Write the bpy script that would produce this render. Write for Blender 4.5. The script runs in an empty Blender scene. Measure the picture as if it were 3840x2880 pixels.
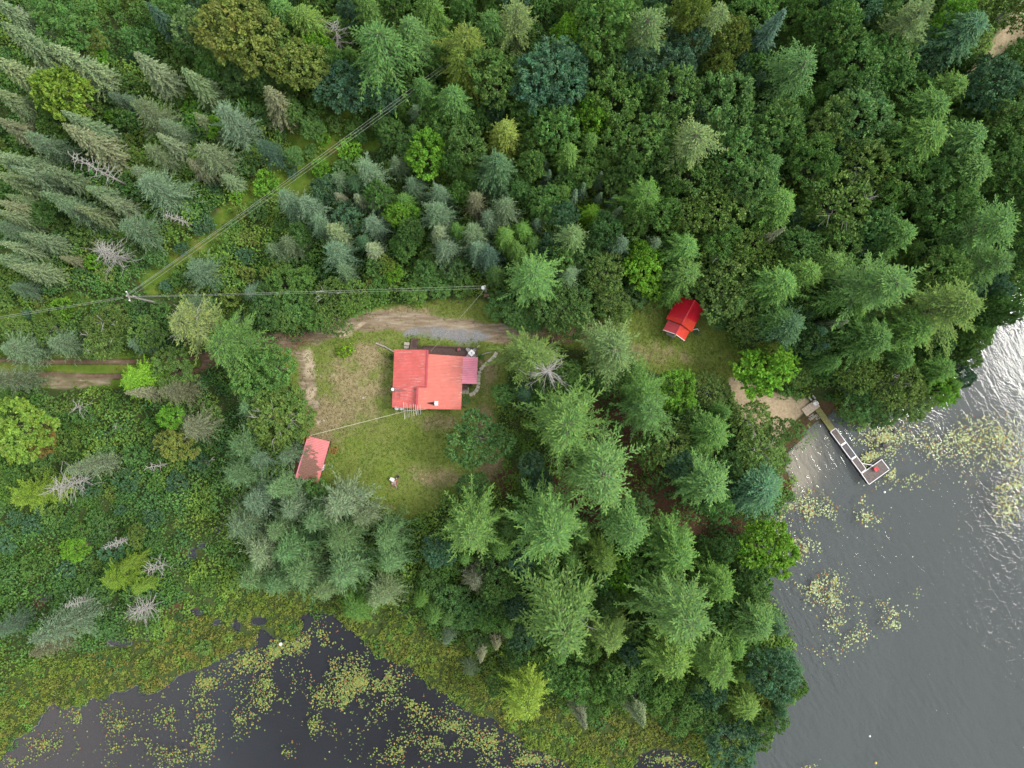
import bpy, math, random
import numpy as np
from mathutils import Vector

# ------------------------------------------------------------------ camera, sky, sun
CAMH = 120.0
S0 = 0.045                       # metres per photo pixel at water level
scene = bpy.context.scene
cam_d = bpy.data.cameras.new('camera'); cam = bpy.data.objects.new('camera', cam_d)
scene.collection.objects.link(cam)
cam.location = (0, 0, CAMH); cam.rotation_euler = (0, 0, 0)
cam_d.sensor_width = 36.0; cam_d.lens = 36.0 * CAMH / (3840 * S0)
cam_d.clip_start = 1.0; cam_d.clip_end = 3000.0
scene.camera = cam

SUN_EL = math.radians(47.5); SUN_AZ = math.radians(8)      # azimuth measured from +X
w = bpy.data.worlds.new('World'); scene.world = w; w.use_nodes = True
nt = w.node_tree; nt.nodes.clear()
out = nt.nodes.new('ShaderNodeOutputWorld'); bg = nt.nodes.new('ShaderNodeBackground')
sky = nt.nodes.new('ShaderNodeTexSky'); sky.sky_type = 'NISHITA'; sky.sun_disc = False
sky.sun_elevation = SUN_EL; sky.sun_rotation = math.radians(90) - SUN_AZ
sky.air_density = 1.0; sky.dust_density = 3.0; sky.ozone_density = 1.0
tc = nt.nodes.new('ShaderNodeTexCoord')
cn = nt.nodes.new('ShaderNodeTexNoise'); cn.inputs['Scale'].default_value = 4.2; cn.inputs['Detail'].default_value = 6
cr = nt.nodes.new('ShaderNodeValToRGB'); cr.color_ramp.elements[0].position = .30; cr.color_ramp.elements[1].position = .66
cr.color_ramp.elements[0].color = (4.4, 4.6, 4.8, 1); cr.color_ramp.elements[1].color = (9.0, 9.0, 8.9, 1)
mx = nt.nodes.new('ShaderNodeMixRGB'); mx.inputs['Fac'].default_value = .82
nt.links.new(tc.outputs['Generated'], cn.inputs['Vector']); nt.links.new(cn.outputs['Fac'], cr.inputs['Fac'])
nt.links.new(sky.outputs['Color'], mx.inputs['Color1']); nt.links.new(cr.outputs['Color'], mx.inputs['Color2'])
# brighter sky round the veiled sun
dp = nt.nodes.new('ShaderNodeVectorMath'); dp.operation = 'DOT_PRODUCT'; dp.inputs[1].default_value = (math.cos(SUN_EL) * math.cos(SUN_AZ), math.cos(SUN_EL) * math.sin(SUN_AZ), math.sin(SUN_EL))
nt.links.new(tc.outputs['Generated'], dp.inputs[0])
au = nt.nodes.new('ShaderNodeMapRange'); au.interpolation_type = 'SMOOTHERSTEP'; au.inputs['From Min'].default_value = .35; au.inputs['From Max'].default_value = 1.0; au.inputs['To Min'].default_value = .74; au.inputs['To Max'].default_value = 1.35
nt.links.new(dp.outputs['Value'], au.inputs['Value'])
sc_ = nt.nodes.new('ShaderNodeVectorMath'); sc_.operation = 'SCALE'; nt.links.new(mx.outputs['Color'], sc_.inputs[0]); nt.links.new(au.outputs[0], sc_.inputs['Scale'])
nt.links.new(sc_.outputs[0], bg.inputs['Color']); bg.inputs['Strength'].default_value = 0.137
nt.links.new(bg.outputs[0], out.inputs[0])

sd = bpy.data.lights.new('sun', 'SUN'); sd.energy = 1.9; sd.angle = math.radians(17); sd.color = (1, .965, .9)
so = bpy.data.objects.new('sun', sd); scene.collection.objects.link(so)
sdir = Vector((math.cos(SUN_EL) * math.cos(SUN_AZ), math.cos(SUN_EL) * math.sin(SUN_AZ), math.sin(SUN_EL)))
so.rotation_euler = sdir.to_track_quat('Z', 'Y').to_euler(); so.location = (60, 8, 100)
vs = scene.view_settings; vs.view_transform = 'Standard'; vs.look = 'None'; vs.gamma = 1; vs.use_curve_mapping = False
vs.exposure = 0.58
scene.cycles.max_bounces = 6; scene.cycles.transparent_max_bounces = 8

col = scene.collection
rng = np.random.default_rng(7); random.seed(7)
PI = math.pi

def P(px, py, z=0.0):
    k = S0 * (CAMH - z) / CAMH
    return Vector(((px - 1920) * k, (1440 - py) * k, z))
def UNP(x, y, z=0.0):
    k = S0 * (CAMH - z) / CAMH
    return x / k + 1920, 1440 - y / k

# ------------------------------------------------------------------ object helpers
def tag(o, label=None, cat=None, group=None, kind=None):
    if label: o['label'] = label
    if cat: o['category'] = cat
    if group: o['group'] = group
    if kind: o['kind'] = kind
    return o
def empty(name, loc, label, cat, group=None, rz=0):
    o = bpy.data.objects.new(name, None); col.objects.link(o); o.location = loc; o.rotation_euler = (0, 0, rz)
    o.empty_display_size = .3
    return tag(o, label, cat, group)

class MB:
    def __init__(s): s.v = []; s.f = []
    def add(s, vs, fs):
        b = len(s.v); s.v += [tuple(x) for x in vs]; s.f += [tuple(i + b for i in f) for f in fs]; return s
    def box(s, c, size, rz=0.0, ax=None):
        cx, cy, cz = c; a, b, d = size[0] / 2, size[1] / 2, size[2] / 2
        co, si = math.cos(rz), math.sin(rz); vs = []
        for z in (-d, d):
            for x, y in ((-a, -b), (a, -b), (a, b), (-a, b)):
                vs.append((cx + x * co - y * si, cy + x * si + y * co, cz + z))
        return s.add(vs, [(3, 2, 1, 0), (4, 5, 6, 7), (0, 1, 5, 4), (1, 2, 6, 5), (2, 3, 7, 6), (3, 0, 4, 7)])
    def prism(s, pts, z0, z1):
        n = len(pts); a = sum(pts[i][0] * pts[(i + 1) % n][1] - pts[(i + 1) % n][0] * pts[i][1] for i in range(n))
        if a < 0: pts = pts[::-1]
        vs = [(p[0], p[1], z0) for p in pts] + [(p[0], p[1], z1) for p in pts]
        return s.add(vs, [tuple(range(n))[::-1], tuple(range(n, 2 * n))] + [(i, (i + 1) % n, n + (i + 1) % n, n + i) for i in range(n)])
    def slab(s, q, t):            # q: 4 corner points (top), extruded down by t
        vs = [tuple(p) for p in q] + [(p[0], p[1], p[2] - t) for p in q]
        return s.add(vs, [(0, 1, 2, 3), (7, 6, 5, 4)] + [(i, 4 + i, 4 + (i + 1) % 4, (i + 1) % 4) for i in range(4)])
    def tube(s, pts, r, n=6, cap=True):
        pts = [Vector(p) for p in pts]; m = len(pts)
        rs = r if isinstance(r, (list, tuple)) else [r] * m
        vs = []; fs = []
        for i, p in enumerate(pts):
            d = (pts[min(i + 1, m - 1)] - pts[max(i - 1, 0)]).normalized()
            u = d.cross(Vector((0, 0, 1)) if abs(d.z) < .9 else Vector((1, 0, 0))).normalized(); w_ = d.cross(u)
            for k in range(n):
                a = 2 * PI * k / n; vs.append(p + (u * math.cos(a) + w_ * math.sin(a)) * rs[i])
        for i in range(m - 1):
            for k in range(n):
                fs.append((i * n + k, i * n + (k + 1) % n, (i + 1) * n + (k + 1) % n, (i + 1) * n + k))
        if cap: fs += [tuple(range(n))[::-1], tuple(range((m - 1) * n, m * n))]
        return s.add(vs, fs)
    def lathe(s, c, prof, n=16):  # prof: (r,z) list
        vs = []; fs = []
        for r, z in prof:
            for k in range(n):
                a = 2 * PI * k / n; vs.append((c[0] + r * math.cos(a), c[1] + r * math.sin(a), c[2] + z))
        for i in range(len(prof) - 1):
            for k in range(n):
                fs.append((i * n + k, i * n + (k + 1) % n, (i + 1) * n + (k + 1) % n, (i + 1) * n + k))
        fs += [tuple(range(n))[::-1], tuple(range((len(prof) - 1) * n, len(prof) * n))]
        return s.add(vs, fs)
    def build(s, name, mat, parent=None, bevel=0, smooth=False):
        off = Vector(parent.matrix_basis.translation) if parent is not None and parent.parent is None else Vector((0, 0, 0))
        if parent is not None and parent.parent is not None: off = Vector(parent.parent.matrix_basis.translation)
        me = bpy.data.meshes.new(name); me.from_pydata([(x - off.x, y - off.y, z - off.z) for x, y, z in s.v], [], s.f)
        me.materials.append(mat); me.update()
        if smooth: me.polygons.foreach_set('use_smooth', [True] * len(me.polygons))
        o = bpy.data.objects.new(name, me); col.objects.link(o)
        if parent is not None: o.parent = parent
        if bevel:
            b = o.modifiers.new('bevel', 'BEVEL'); b.width = bevel; b.segments = 2; b.limit_method = 'ANGLE'
        return o

def big_mesh(name, V, tint, mat):
    """V (N,4,3) quads, tint (N,3)"""
    n = len(V); me = bpy.data.meshes.new(name)
    me.vertices.add(4 * n); me.vertices.foreach_set('co', V.reshape(-1).astype(np.float32))
    me.loops.add(4 * n); me.loops.foreach_set('vertex_index', np.arange(4 * n, dtype=np.int32))
    me.polygons.add(n); me.polygons.foreach_set('loop_start', np.arange(0, 4 * n, 4, dtype=np.int32))
    me.update(calc_edges=True)
    a = me.color_attributes.new('tint', 'FLOAT_COLOR', 'POINT')
    c = np.ones((n, 4, 4), np.float32); c[:, :, :3] = tint[:, None, :]
    a.data.foreach_set('color', c.reshape(-1)); me.materials.append(mat)
    return me
def nrm(a): return a / np.maximum(np.linalg.norm(a, axis=-1, keepdims=True), 1e-9)
def kites(p, d, nrmv, L, W):
    """leaf shaped quads from base p along unit d, lying square to nrmv"""
    s = nrm(np.cross(d, nrmv)); L = np.asarray(L).reshape(-1, 1); W = np.asarray(W).reshape(-1, 1)
    m = p + d * L * .5
    return np.stack([p, m + s * W / 2, p + d * L, m - s * W / 2], 1)

# ------------------------------------------------------------------ noise and shapes on the ground plan
_perm = np.random.default_rng(3).random((512, 512))
def vnoise(x, y):
    xi = np.floor(x).astype(int); yi = np.floor(y).astype(int); fx = x - xi; fy = y - yi
    fx = fx * fx * (3 - 2 * fx); fy = fy * fy * (3 - 2 * fy)
    g = lambda a, b: _perm[a % 512, b % 512]
    return (g(xi, yi) * (1 - fx) + g(xi + 1, yi) * fx) * (1 - fy) + (g(xi, yi + 1) * (1 - fx) + g(xi + 1, yi + 1) * fx) * fy
def fbm(x, y, sc, o=4, seed=0):
    t = 0; a = .5; n = 0
    for i in range(o):
        t = t + a * vnoise(x / sc + 31.7 * i + seed * 17.3, y / sc + 11.1 * i + seed * 7.9); n += a; sc /= 2; a /= 2
    return t / n
def sdist(x, y, poly):
    """signed distance in metres, positive inside; poly in photo pixels"""
    q = [((px - 1920) * S0, (1440 - py) * S0) for px, py in poly]; n = len(q)
    d = np.full(x.shape, 1e9); ins = np.zeros(x.shape, bool)
    for i in range(n):
        ax, ay = q[i]; bx, by = q[(i + 1) % n]; ex, ey = bx - ax, by - ay
        t = np.clip(((x - ax) * ex + (y - ay) * ey) / (ex * ex + ey * ey + 1e-9), 0, 1)
        d = np.minimum(d, np.hypot(x - ax - t * ex, y - ay - t * ey))
        c = ((ay > y) != (by > y)) & (x < (bx - ax) * (y - ay) / ((by - ay) if abs(by - ay) > 1e-9 else 1e-9) + ax)
        ins ^= c
    return np.where(ins, d, -d)
def pdist(x, y, line):
    q = [((px - 1920) * S0, (1440 - py) * S0) for px, py in line]
    d = np.full(x.shape, 1e9)
    for (ax, ay), (bx, by) in zip(q[:-1], q[1:]):
        ex, ey = bx - ax, by - ay
        t = np.clip(((x - ax) * ex + (y - ay) * ey) / (ex * ex + ey * ey + 1e-9), 0, 1)
        d = np.minimum(d, np.hypot(x - ax - t * ex, y - ay - t * ey))
    return d
def sstep(a, b, x):
    t = np.clip((x - a) / (b - a), 0, 1); return t * t * (3 - 2 * t)

# ------------------------------------------------------------------ plan of the place (photo pixels)
POND = [(-900, 3600), (-900, 2950), (-200, 2900), (0, 2857), (36, 2797), (54, 2772), (115, 2742), (145, 2718), (163, 2682), (199, 2634), (235, 2658), (289, 2646), (338, 2628),
        (392, 2619), (422, 2592), (470, 2601), (513, 2573), (561, 2598), (603, 2592), (651, 2555), (712, 2519), (778, 2501), (802, 2483),
        (844, 2459), (892, 2441), (941, 2423), (959, 2393), (985, 2360), (1012, 2382), (1040, 2398), (1095, 2400), (1128, 2372), (1135, 2335), (1115, 2316), (1150, 2300), (1250, 2305), (1275, 2330), (1300, 2360), (1360, 2400),
        (1395, 2440), (1440, 2465), (1490, 2475), (1540, 2500), (1560, 2540), (1620, 2575), (1670, 2590), (1700, 2630), (1780, 2680),
        (1860, 2710), (1920, 2750), (1960, 2790), (2000, 2810), (2070, 2830), (2110, 2860), (2150, 2890), (2300, 3000), (2400, 3200), (2400, 3600)]
POND2 = [(2340, 2960), (2374, 2880), (2398, 2835), (2458, 2808), (2543, 2818), (2615, 2845), (2650, 2890), (2640, 2980), (2500, 3040)]
LAKE = [(5200, 700), (4100, 900), (3840, 1030), (3700, 1180), (3620, 1300), (3560, 1400), (3500, 1480), (3400, 1530), (3270, 1575), (3190, 1590), (3130, 1545),
        (3112, 1510), (3104, 1525), (3112, 1556), (3105, 1580), (3085, 1592), (3060, 1590), (3038, 1607), (2997, 1650), (2960, 1698), (2946, 1746), (2968, 1790), (2975, 1850),
        (2930, 1900), (2880, 1920), (2860, 1960), (2880, 2000), (2860, 2060), (2830, 2140), (2850, 2190), (2890, 2250), (2920, 2300),
        (2940, 2350), (2960, 2420), (2975, 2500), (2960, 2560), (2930, 2620), (2890, 2650), (2870, 2700), (2850, 2760), (2830, 2810),
        (2800, 2900), (2760, 3100), (2700, 3600), (5200, 3600)]
POOLS = [(808, 1985, 26, 12), (760, 2045, 26, 11), (722, 2085, 12, 22), (681, 2112, 18, 12), (600, 2170, 14, 24), (585, 2215, 24, 14), (500, 2250, 16, 12), (724, 2296, 30, 12), (440, 2410, 42, 12),
         (160, 2402, 34, 12), (160, 2235, 40, 14), (603, 2372, 14, 10), (560, 2392, 12, 10), (888, 2350, 12, 22), (975, 2330, 26, 12), (820, 2335, 18, 8)]
YARD = [(1345, 1180), (1422, 1150), (1543, 1143), (1633, 1130), (1784, 1122), (1850, 1150), (1880, 1225), (2000, 1245), (2200, 1225), (2250, 1190), (2330, 1200), (2370, 1180),
        (2420, 1140), (2480, 1110), (2560, 1090), (2640, 1130), (2690, 1210), (2760, 1290), (2770, 1350), (2740, 1420), (2690, 1450), (2590, 1430), (2440, 1390), (2380, 1360),
        (2330, 1300), (2200, 1310), (2050, 1300), (1930, 1290), (1900, 1360), (1900, 1440), (1870, 1500), (1860, 1600), (1900, 1720), (1880, 1830), (1700, 1850), (1660, 1890),
        (1560, 1960), (1480, 1930), (1380, 1890), (1330, 1850), (1230, 1830), (1100, 1800), (1110, 1700), (1140, 1600), (1130, 1500), (1080, 1400), (1050, 1340),
        (1070, 1290), (1200, 1260), (1270, 1225)]
DRIVE = [(-600, 1375), (0, 1378), (200, 1382), (430, 1385), (600, 1380), (750, 1365), (850, 1325), (960, 1275), (1080, 1285), (1180, 1268), (1260, 1235), (1340, 1212), (1460, 1202),
         (1600, 1212), (1740, 1236), (1880, 1250), (2030, 1262), (2160, 1255), (2260, 1232)]
DRIVE2 = [(1100, 1285), (1140, 1330), (1152, 1400), (1165, 1470), (1175, 1520)]
GRAVEL = [(1500, 1238), (1560, 1222), (1680, 1222), (1780, 1235), (1850, 1255), (1840, 1280), (1740, 1288), (1620, 1282), (1560, 1272), (1500, 1268)]
MEADOWS = [[(1090, 440), (1160, 420), (1300, 425), (1420, 440), (1450, 520), (1430, 580), (1330, 600), (1240, 640), (1180, 700), (1060, 740), (930, 840), (820, 940), (700, 1010), (560, 1100), (520, 1060), (640, 940), (780, 840), (900, 740), (980, 640), (1060, 560)],
           [(200, 1160), (300, 1085), (420, 1130), (330, 1180), (120, 1215), (-100, 1230), (-100, 1200)], [(1000, 700), (1110, 640), (1160, 650), (1150, 740), (1030, 760)]]
SANDY = [(3600, 290), (3680, 190), (3740, 110), (3800, 20), (3860, -60), (4100, -60), (3900, 110), (3800, 190), (3730, 235), (3660, 280)]
BEACH = [(2735, 1405), (2790, 1425), (2850, 1465), (2920, 1475), (2990, 1478), (3030, 1500), (3020, 1540), (3060, 1560), (3095, 1585), (3060, 1640), (3010, 1700), (2985, 1750), (3000, 1810),
         (2960, 1830), (2920, 1760), (2900, 1690), (2850, 1620), (2780, 1560), (2740, 1500), (2720, 1440)]
NEEDLE = [(1980, 1740), (2060, 1700), (2200, 1480), (2240, 1440), (2330, 1440), (2420, 1620), (2480, 1700), (2560, 1880), (2700, 1900), (2800, 1960), (2780, 2050), (2560, 2000), (2400, 2060), (2200, 2000), (1960, 1860)]
THICKET = [(-400, 1480), (300, 1470), (520, 1560), (820, 1480), (870, 1600), (830, 1800), (830, 1960), (860, 2300), (900, 2400), (700, 2500), (0, 2840), (-400, 2900)]
# ------------------------------------------------------------------ materials
def newmat(name):
    m = bpy.data.materials.new(name); m.use_nodes = True; n = m.node_tree; n.nodes.clear()
    o = n.nodes.new('ShaderNodeOutputMaterial'); b = n.nodes.new('ShaderNodeBsdfPrincipled'); n.links.new(b.outputs[0], o.inputs[0])
    return m, n, b, o
def N(n, t, **kw):
    x = n.nodes.new(t)
    for k, v in kw.items():
        if k in x.inputs: x.inputs[k].default_value = v
        else: setattr(x, k, v)
    return x
def mixc(n, fac, a, b, bt='MIX'):
    x = n.nodes.new('ShaderNodeMixRGB'); x.blend_type = bt
    for i, v in ((0, fac), (1, a), (2, b)):
        if hasattr(v, 'links') or hasattr(v, 'is_linked'): n.links.new(v, x.inputs[i])
        elif i == 0: x.inputs[0].default_value = v
        else: x.inputs[i].default_value = (*v, 1) if len(v) == 3 else v
    return x.outputs[0]
def ramp(n, src, stops):
    r = n.nodes.new('ShaderNodeValToRGB'); e = r.color_ramp.elements
    while len(e) < len(stops): e.new(.5)
    for k, (p, c) in enumerate(stops): e[k].position = p; e[k].color = (*c, 1) if len(c) == 3 else c
    n.links.new(src, r.inputs[0]); return r.outputs[0]
def noise(n, scale, detail=3, rough=.55, vec=None, sx=1, sy=1, rz=0, dist=0):
    g = n.nodes.new('ShaderNodeNewGeometry'); mp = n.nodes.new('ShaderNodeMapping')
    mp.vector_type = 'TEXTURE'; mp.inputs['Scale'].default_value = (1 / sx, 1 / sy, 1); mp.inputs['Rotation'].default_value = (0, 0, rz)
    t = n.nodes.new('ShaderNodeTexNoise'); t.inputs['Scale'].default_value = scale; t.inputs['Detail'].default_value = detail
    t.inputs['Roughness'].default_value = rough; t.inputs['Distortion'].default_value = dist
    n.links.new(g.outputs['Position'], mp.inputs[0]); n.links.new(mp.outputs[0], t.inputs['Vector']); return t.outputs['Fac']
def bump(n, b, h, strength, dist):
    x = n.nodes.new('ShaderNodeBump'); x.inputs['Strength'].default_value = strength; x.inputs['Distance'].default_value = dist
    n.links.new(h, x.inputs['Height']); n.links.new(x.outputs[0], b.inputs['Normal']); return x.outputs[0]
def simple(name, c, rough=.6, var=.25, sc=3.0, metal=0, bmp=0, dirt=None):
    m, n, b, o = newmat(name)
    f = noise(n, sc, 5)
    lo = tuple(x * (1 - var) for x in c); hi = tuple(min(1, x * (1 + var)) for x in c)
    cc = ramp(n, f, [(.3, lo), (.7, hi)])
    if dirt: cc = mixc(n, ramp(n, noise(n, sc * .5, 6, .7), [(.5, (0, 0, 0)), (.68, (1, 1, 1))]), cc, dirt)
    n.links.new(cc, b.inputs['Base Color']); b.inputs['Roughness'].default_value = rough; b.inputs['Metallic'].default_value = metal
    if bmp: bump(n, b, noise(n, sc * 4, 4), bmp, .05)
    return m

# ---- ground: one material, blended by what the ground is made of
def ground_mat():
    m, n, b, o = newmat('soil_and_grass')
    def attr(nm):
        a = N(n, 'ShaderNodeAttribute'); a.attribute_name = nm; s = N(n, 'ShaderNodeSeparateColor'); n.links.new(a.outputs['Color'], s.inputs[0]); return s.outputs, a.outputs['Alpha']
    (lawn, dry, dirt), _ = attr('cover_a'); (sand, gravel, meadow), _ = attr('cover_b'); (needle, bed, pale), _ = attr('cover_c')
    fine = noise(n, 2.6, 7, .78); mid = noise(n, .5, 5, .65); wide = noise(n, .12, 4, .55); grit = noise(n, 6, 4, .7)
    def sharpen(w, k=.5):
        a = N(n, 'ShaderNodeMath', operation='MULTIPLY_ADD'); n.links.new(mid, a.inputs[0]); a.inputs[1].default_value = k; a.inputs[2].default_value = -k * .5
        c = N(n, 'ShaderNodeMath', operation='ADD', use_clamp=True); n.links.new(w, c.inputs[0]); n.links.new(a.outputs[0], c.inputs[1])
        return ramp(n, c.outputs[0], [(.28, (0, 0, 0)), (.72, (1, 1, 1))])
    floor = ramp(n, fine, [(.3, (.025, .04, .014)), (.5, (.05, .075, .022)), (.7, (.085, .10, .035))])
    green = ramp(n, fine, [(.28, (.075, .125, .022)), (.5, (.145, .185, .042)), (.72, (.23, .23, .075))])
    lush = ramp(n, fine, [(.3, (.085, .15, .018)), (.7, (.18, .25, .035))])
    tan = ramp(n, fine, [(.3, (.15, .125, .05)), (.5, (.25, .21, .11)), (.7, (.38, .31, .19))])
    g2 = mixc(n, ramp(n, wide, [(.4, (0, 0, 0)), (.65, (.8, .8, .8))]), green, lush)
    c = mixc(n, sharpen(lawn, .6), floor, g2)
    c = mixc(n, sharpen(dry, 1.9), c, tan)
    mead = ramp(n, mid, [(.35, (.07, .135, .016)), (.55, (.115, .175, .025)), (.74, (.20, .175, .045))])
    c = mixc(n, sharpen(meadow, .5), c, mead)
    ndl = ramp(n, fine, [(.3, (.06, .032, .020)), (.7, (.15, .082, .050))])
    c = mixc(n, sharpen(needle, .4), c, ndl)
    rut = noise(n, 1.2, 5, .7, sx=.22, sy=1.6)
    drt = ramp(n, rut, [(.3, (.14, .105, .065)), (.5, (.24, .185, .125)), (.68, (.38, .32, .24))])
    c = mixc(n, sharpen(dirt, .7), c, drt)
    plc = ramp(n, fine, [(.3, (.36, .28, .19)), (.7, (.52, .43, .32))])
    c = mixc(n, sharpen(pale, .8), c, plc)
    grv = ramp(n, grit, [(.3, (.14, .14, .135)), (.7, (.29, .29, .29))])
    c = mixc(n, sharpen(gravel, 1.5), c, grv)
    snd = ramp(n, fine, [(.25, (.25, .17, .10)), (.5, (.42, .33, .215)), (.72, (.55, .45, .31))])
    c = mixc(n, sharpen(sand, .5), c, snd)
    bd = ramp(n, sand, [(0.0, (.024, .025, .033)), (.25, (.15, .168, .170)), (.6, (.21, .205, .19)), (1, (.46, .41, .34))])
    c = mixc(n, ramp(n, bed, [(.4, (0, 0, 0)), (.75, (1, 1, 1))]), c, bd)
    n.links.new(c, b.inputs['Base Color']); b.inputs['Roughness'].default_value = .95; b.inputs['Specular IOR Level'].default_value = .15
    bump(n, b, fine, .5, .12); return m
GM = ground_mat()

# ---- height field
def shore(x, y):
    """metres into the water (positive) or onto land (negative)"""
    j = (fbm(x, y, 2.5, 3, 5) - .5) * 1.6
    s = np.maximum(np.maximum(sdist(x, y, POND), sdist(x, y, LAKE)), sdist(x, y, POND2)) + j
    for cx, cy, a, b in POOLS:
        X, Y = (cx - 1920) * S0, (1440 - cy) * S0
        s = np.maximum(s, (1 - np.hypot((x - X) / (a * S0), (y - Y) / (b * S0))) * min(a, b) * S0 + j * .5)
    return s
def height(x, y):
    s = shore(x, y)
    land = .12 + .5 * sstep(0, 5, -s) + .5 * sstep(4, 40, -s) * (fbm(x, y, 18, 3, 1) - .2) + .12 * (fbm(x, y, 1.5, 3, 2) - .5)
    yard = sdist(x, y, YARD); land = np.where(yard > 0, land * (1 - sstep(0, 3, yard)) + (.55 + .06 * (fbm(x, y, 3, 3) - .5)) * sstep(0, 3, yard), land)
    wet = -.02 - np.minimum(s * .12, 2.2)
    return np.where(s > 0, wet, np.where(s > -.6, land * sstep(0, .6, -s) + .02, land))
def hz(x, y): return float(height(np.array([float(x)]), np.array([float(y)]))[0])

def cover(x, y):
    yard = sdist(x, y, YARD); s = shore(x, y)
    lawn = sstep(-1, .8, yard)
    px, py = x / S0 + 1920, 1440 - y / S0
    wx = (fbm(x, y, 5, 4, 21) - .5) * 90; wy = (fbm(x, y, 5, 4, 22) - .5) * 90
    def blob(cx, cy, a, b, k=1.0): return k * np.clip(1.25 - np.hypot((px + wx - cx) / a, (py + wy - cy) / b), 0, 1)
    dry = np.maximum.reduce([blob(1330, 1450, 190, 190, .72), blob(1400, 1330, 90, 60), blob(1250, 1560, 90, 120), blob(1820, 1560, 90, 90, .7), blob(1850, 1740, 60, 70), blob(1650, 1780, 130, 60, .7), blob(1500, 1170, 180, 35), blob(1440, 1930, 70, 60, .9), blob(1330, 1850, 60, 40, .9),
                             blob(1830, 1400, 60, 90, .7), blob(2420, 1330, 170, 50, .62), blob(1499, 1810, 16, 22), blob(1720, 1900, 80, 40), blob(1200, 1600, 60, 80, .7), blob(1640, 1560, 150, 40, .6), blob(2550, 1350, 100, 40, .5)]) * sstep(-.5, 1, yard)
    d1 = pdist(x, y, DRIVE); d2 = pdist(x, y, DRIVE2)
    wob = (fbm(x, y, 4, 3, 9) - .5) * 1.2
    tracks = sstep(2.1, 1.0, d1 + wob)
    far = px < 760
    tracks = np.where(far, sstep(.75, .3, abs(d1 + wob * .4 - 1.15)), tracks)
    dirt = np.maximum(tracks, sstep(2.1, .6, d2 + wob) * .8)
    meadow = np.where(far, sstep(4.0, 2.6, d1) * (1 - tracks) * .9, 0)
    for m_ in MEADOWS: meadow = np.maximum(meadow, sstep(-.8, .8, sdist(x, y, m_) + 2.6 * wob))
    dirt = np.maximum(dirt, np.where(far, sstep(-.6, .6, sdist(x, y, [(120, 1402), (420, 1402), (430, 1450), (250, 1460), (120, 1440)]) + wob) * .7, 0))
    pale = np.maximum.reduce([blob(1150, 1370, 28, 65, 1), blob(1170, 1480, 24, 45, .9), blob(1290, 1240, 50, 22, .9), blob(1350, 1215, 45, 14, .8), blob(1213, 1578, 16, 14, .8), blob(1240, 1410, 14, 10, .8), blob(1330, 1888, 14, 22, .5)])
    gravel = sstep(-1.0, 1.0, sdist(x, y, GRAVEL) + wob)
    sand = np.maximum(sstep(-.8, .8, sdist(x, y, BEACH) + wob), sstep(-.6, .6, sdist(x, y, SANDY) + wob) * .62)
    sand = np.where((s > -1.2) & (px > 2900), sand * .55, sand)
    needle = sstep(-1, 1.5, sdist(x, y, NEEDLE) + 2 * wob)
    needle = np.maximum(needle, blob(1880, 1800, 60, 90, .9))
    redd = np.where(d1 < 3.2, np.maximum(sstep(1290, 1130, px), sstep(1950, 2080, px)) * tracks * .75, 0)
    lake = (px > 2650)
    nb = np.clip(1 - np.maximum(0, np.hypot((px - 2990) / 190, (py - 1740) / 200)), 0, 1)      # sandy bottom off the beach
    bedv = sstep(-.35, .1, s)
    uw = np.where(lake, .25 + .75 * np.clip(nb * 1.6, 0, 1) * np.clip(1.1 - s / 14, 0, 1), .08 + .62 * sstep(1100, 200, px) + .12 * (fbm(x, y, 14, 3, 31) - .3))  # pond bed lightened towards the left: bright cloud reflection painted into its colour
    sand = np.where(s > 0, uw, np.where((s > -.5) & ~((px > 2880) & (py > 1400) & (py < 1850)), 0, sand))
    needle = np.maximum(needle, redd * sstep(0, 1, tracks)); dirt = dirt * (1 - .75 * redd)
    gravel = gravel * .72
    mud = np.where((px > 2880) & (py > 1500) & (py < 1850) & (s < 0), sstep(-3.4, -2.0, s), 0); sand = np.where(s < 0, sand * (1 - mud), sand); needle = np.maximum(needle, mud * .6)
    needle = np.maximum.reduce([needle] + [blob(a_, b_, c_, d_, .95) for a_, b_, c_, d_ in ((181, 2242, 50, 30), (640, 2268, 50, 22), (700, 2075, 22, 30), (150, 2260, 30, 40), (560, 2120, 16, 16), (720, 2300, 40, 20), (470, 2405, 50, 14), (1640, 1130, 16, 10), (2420, 870, 22, 16))])
    return lawn, dry, dirt, sand, gravel, meadow, needle, bedv, pale

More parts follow.
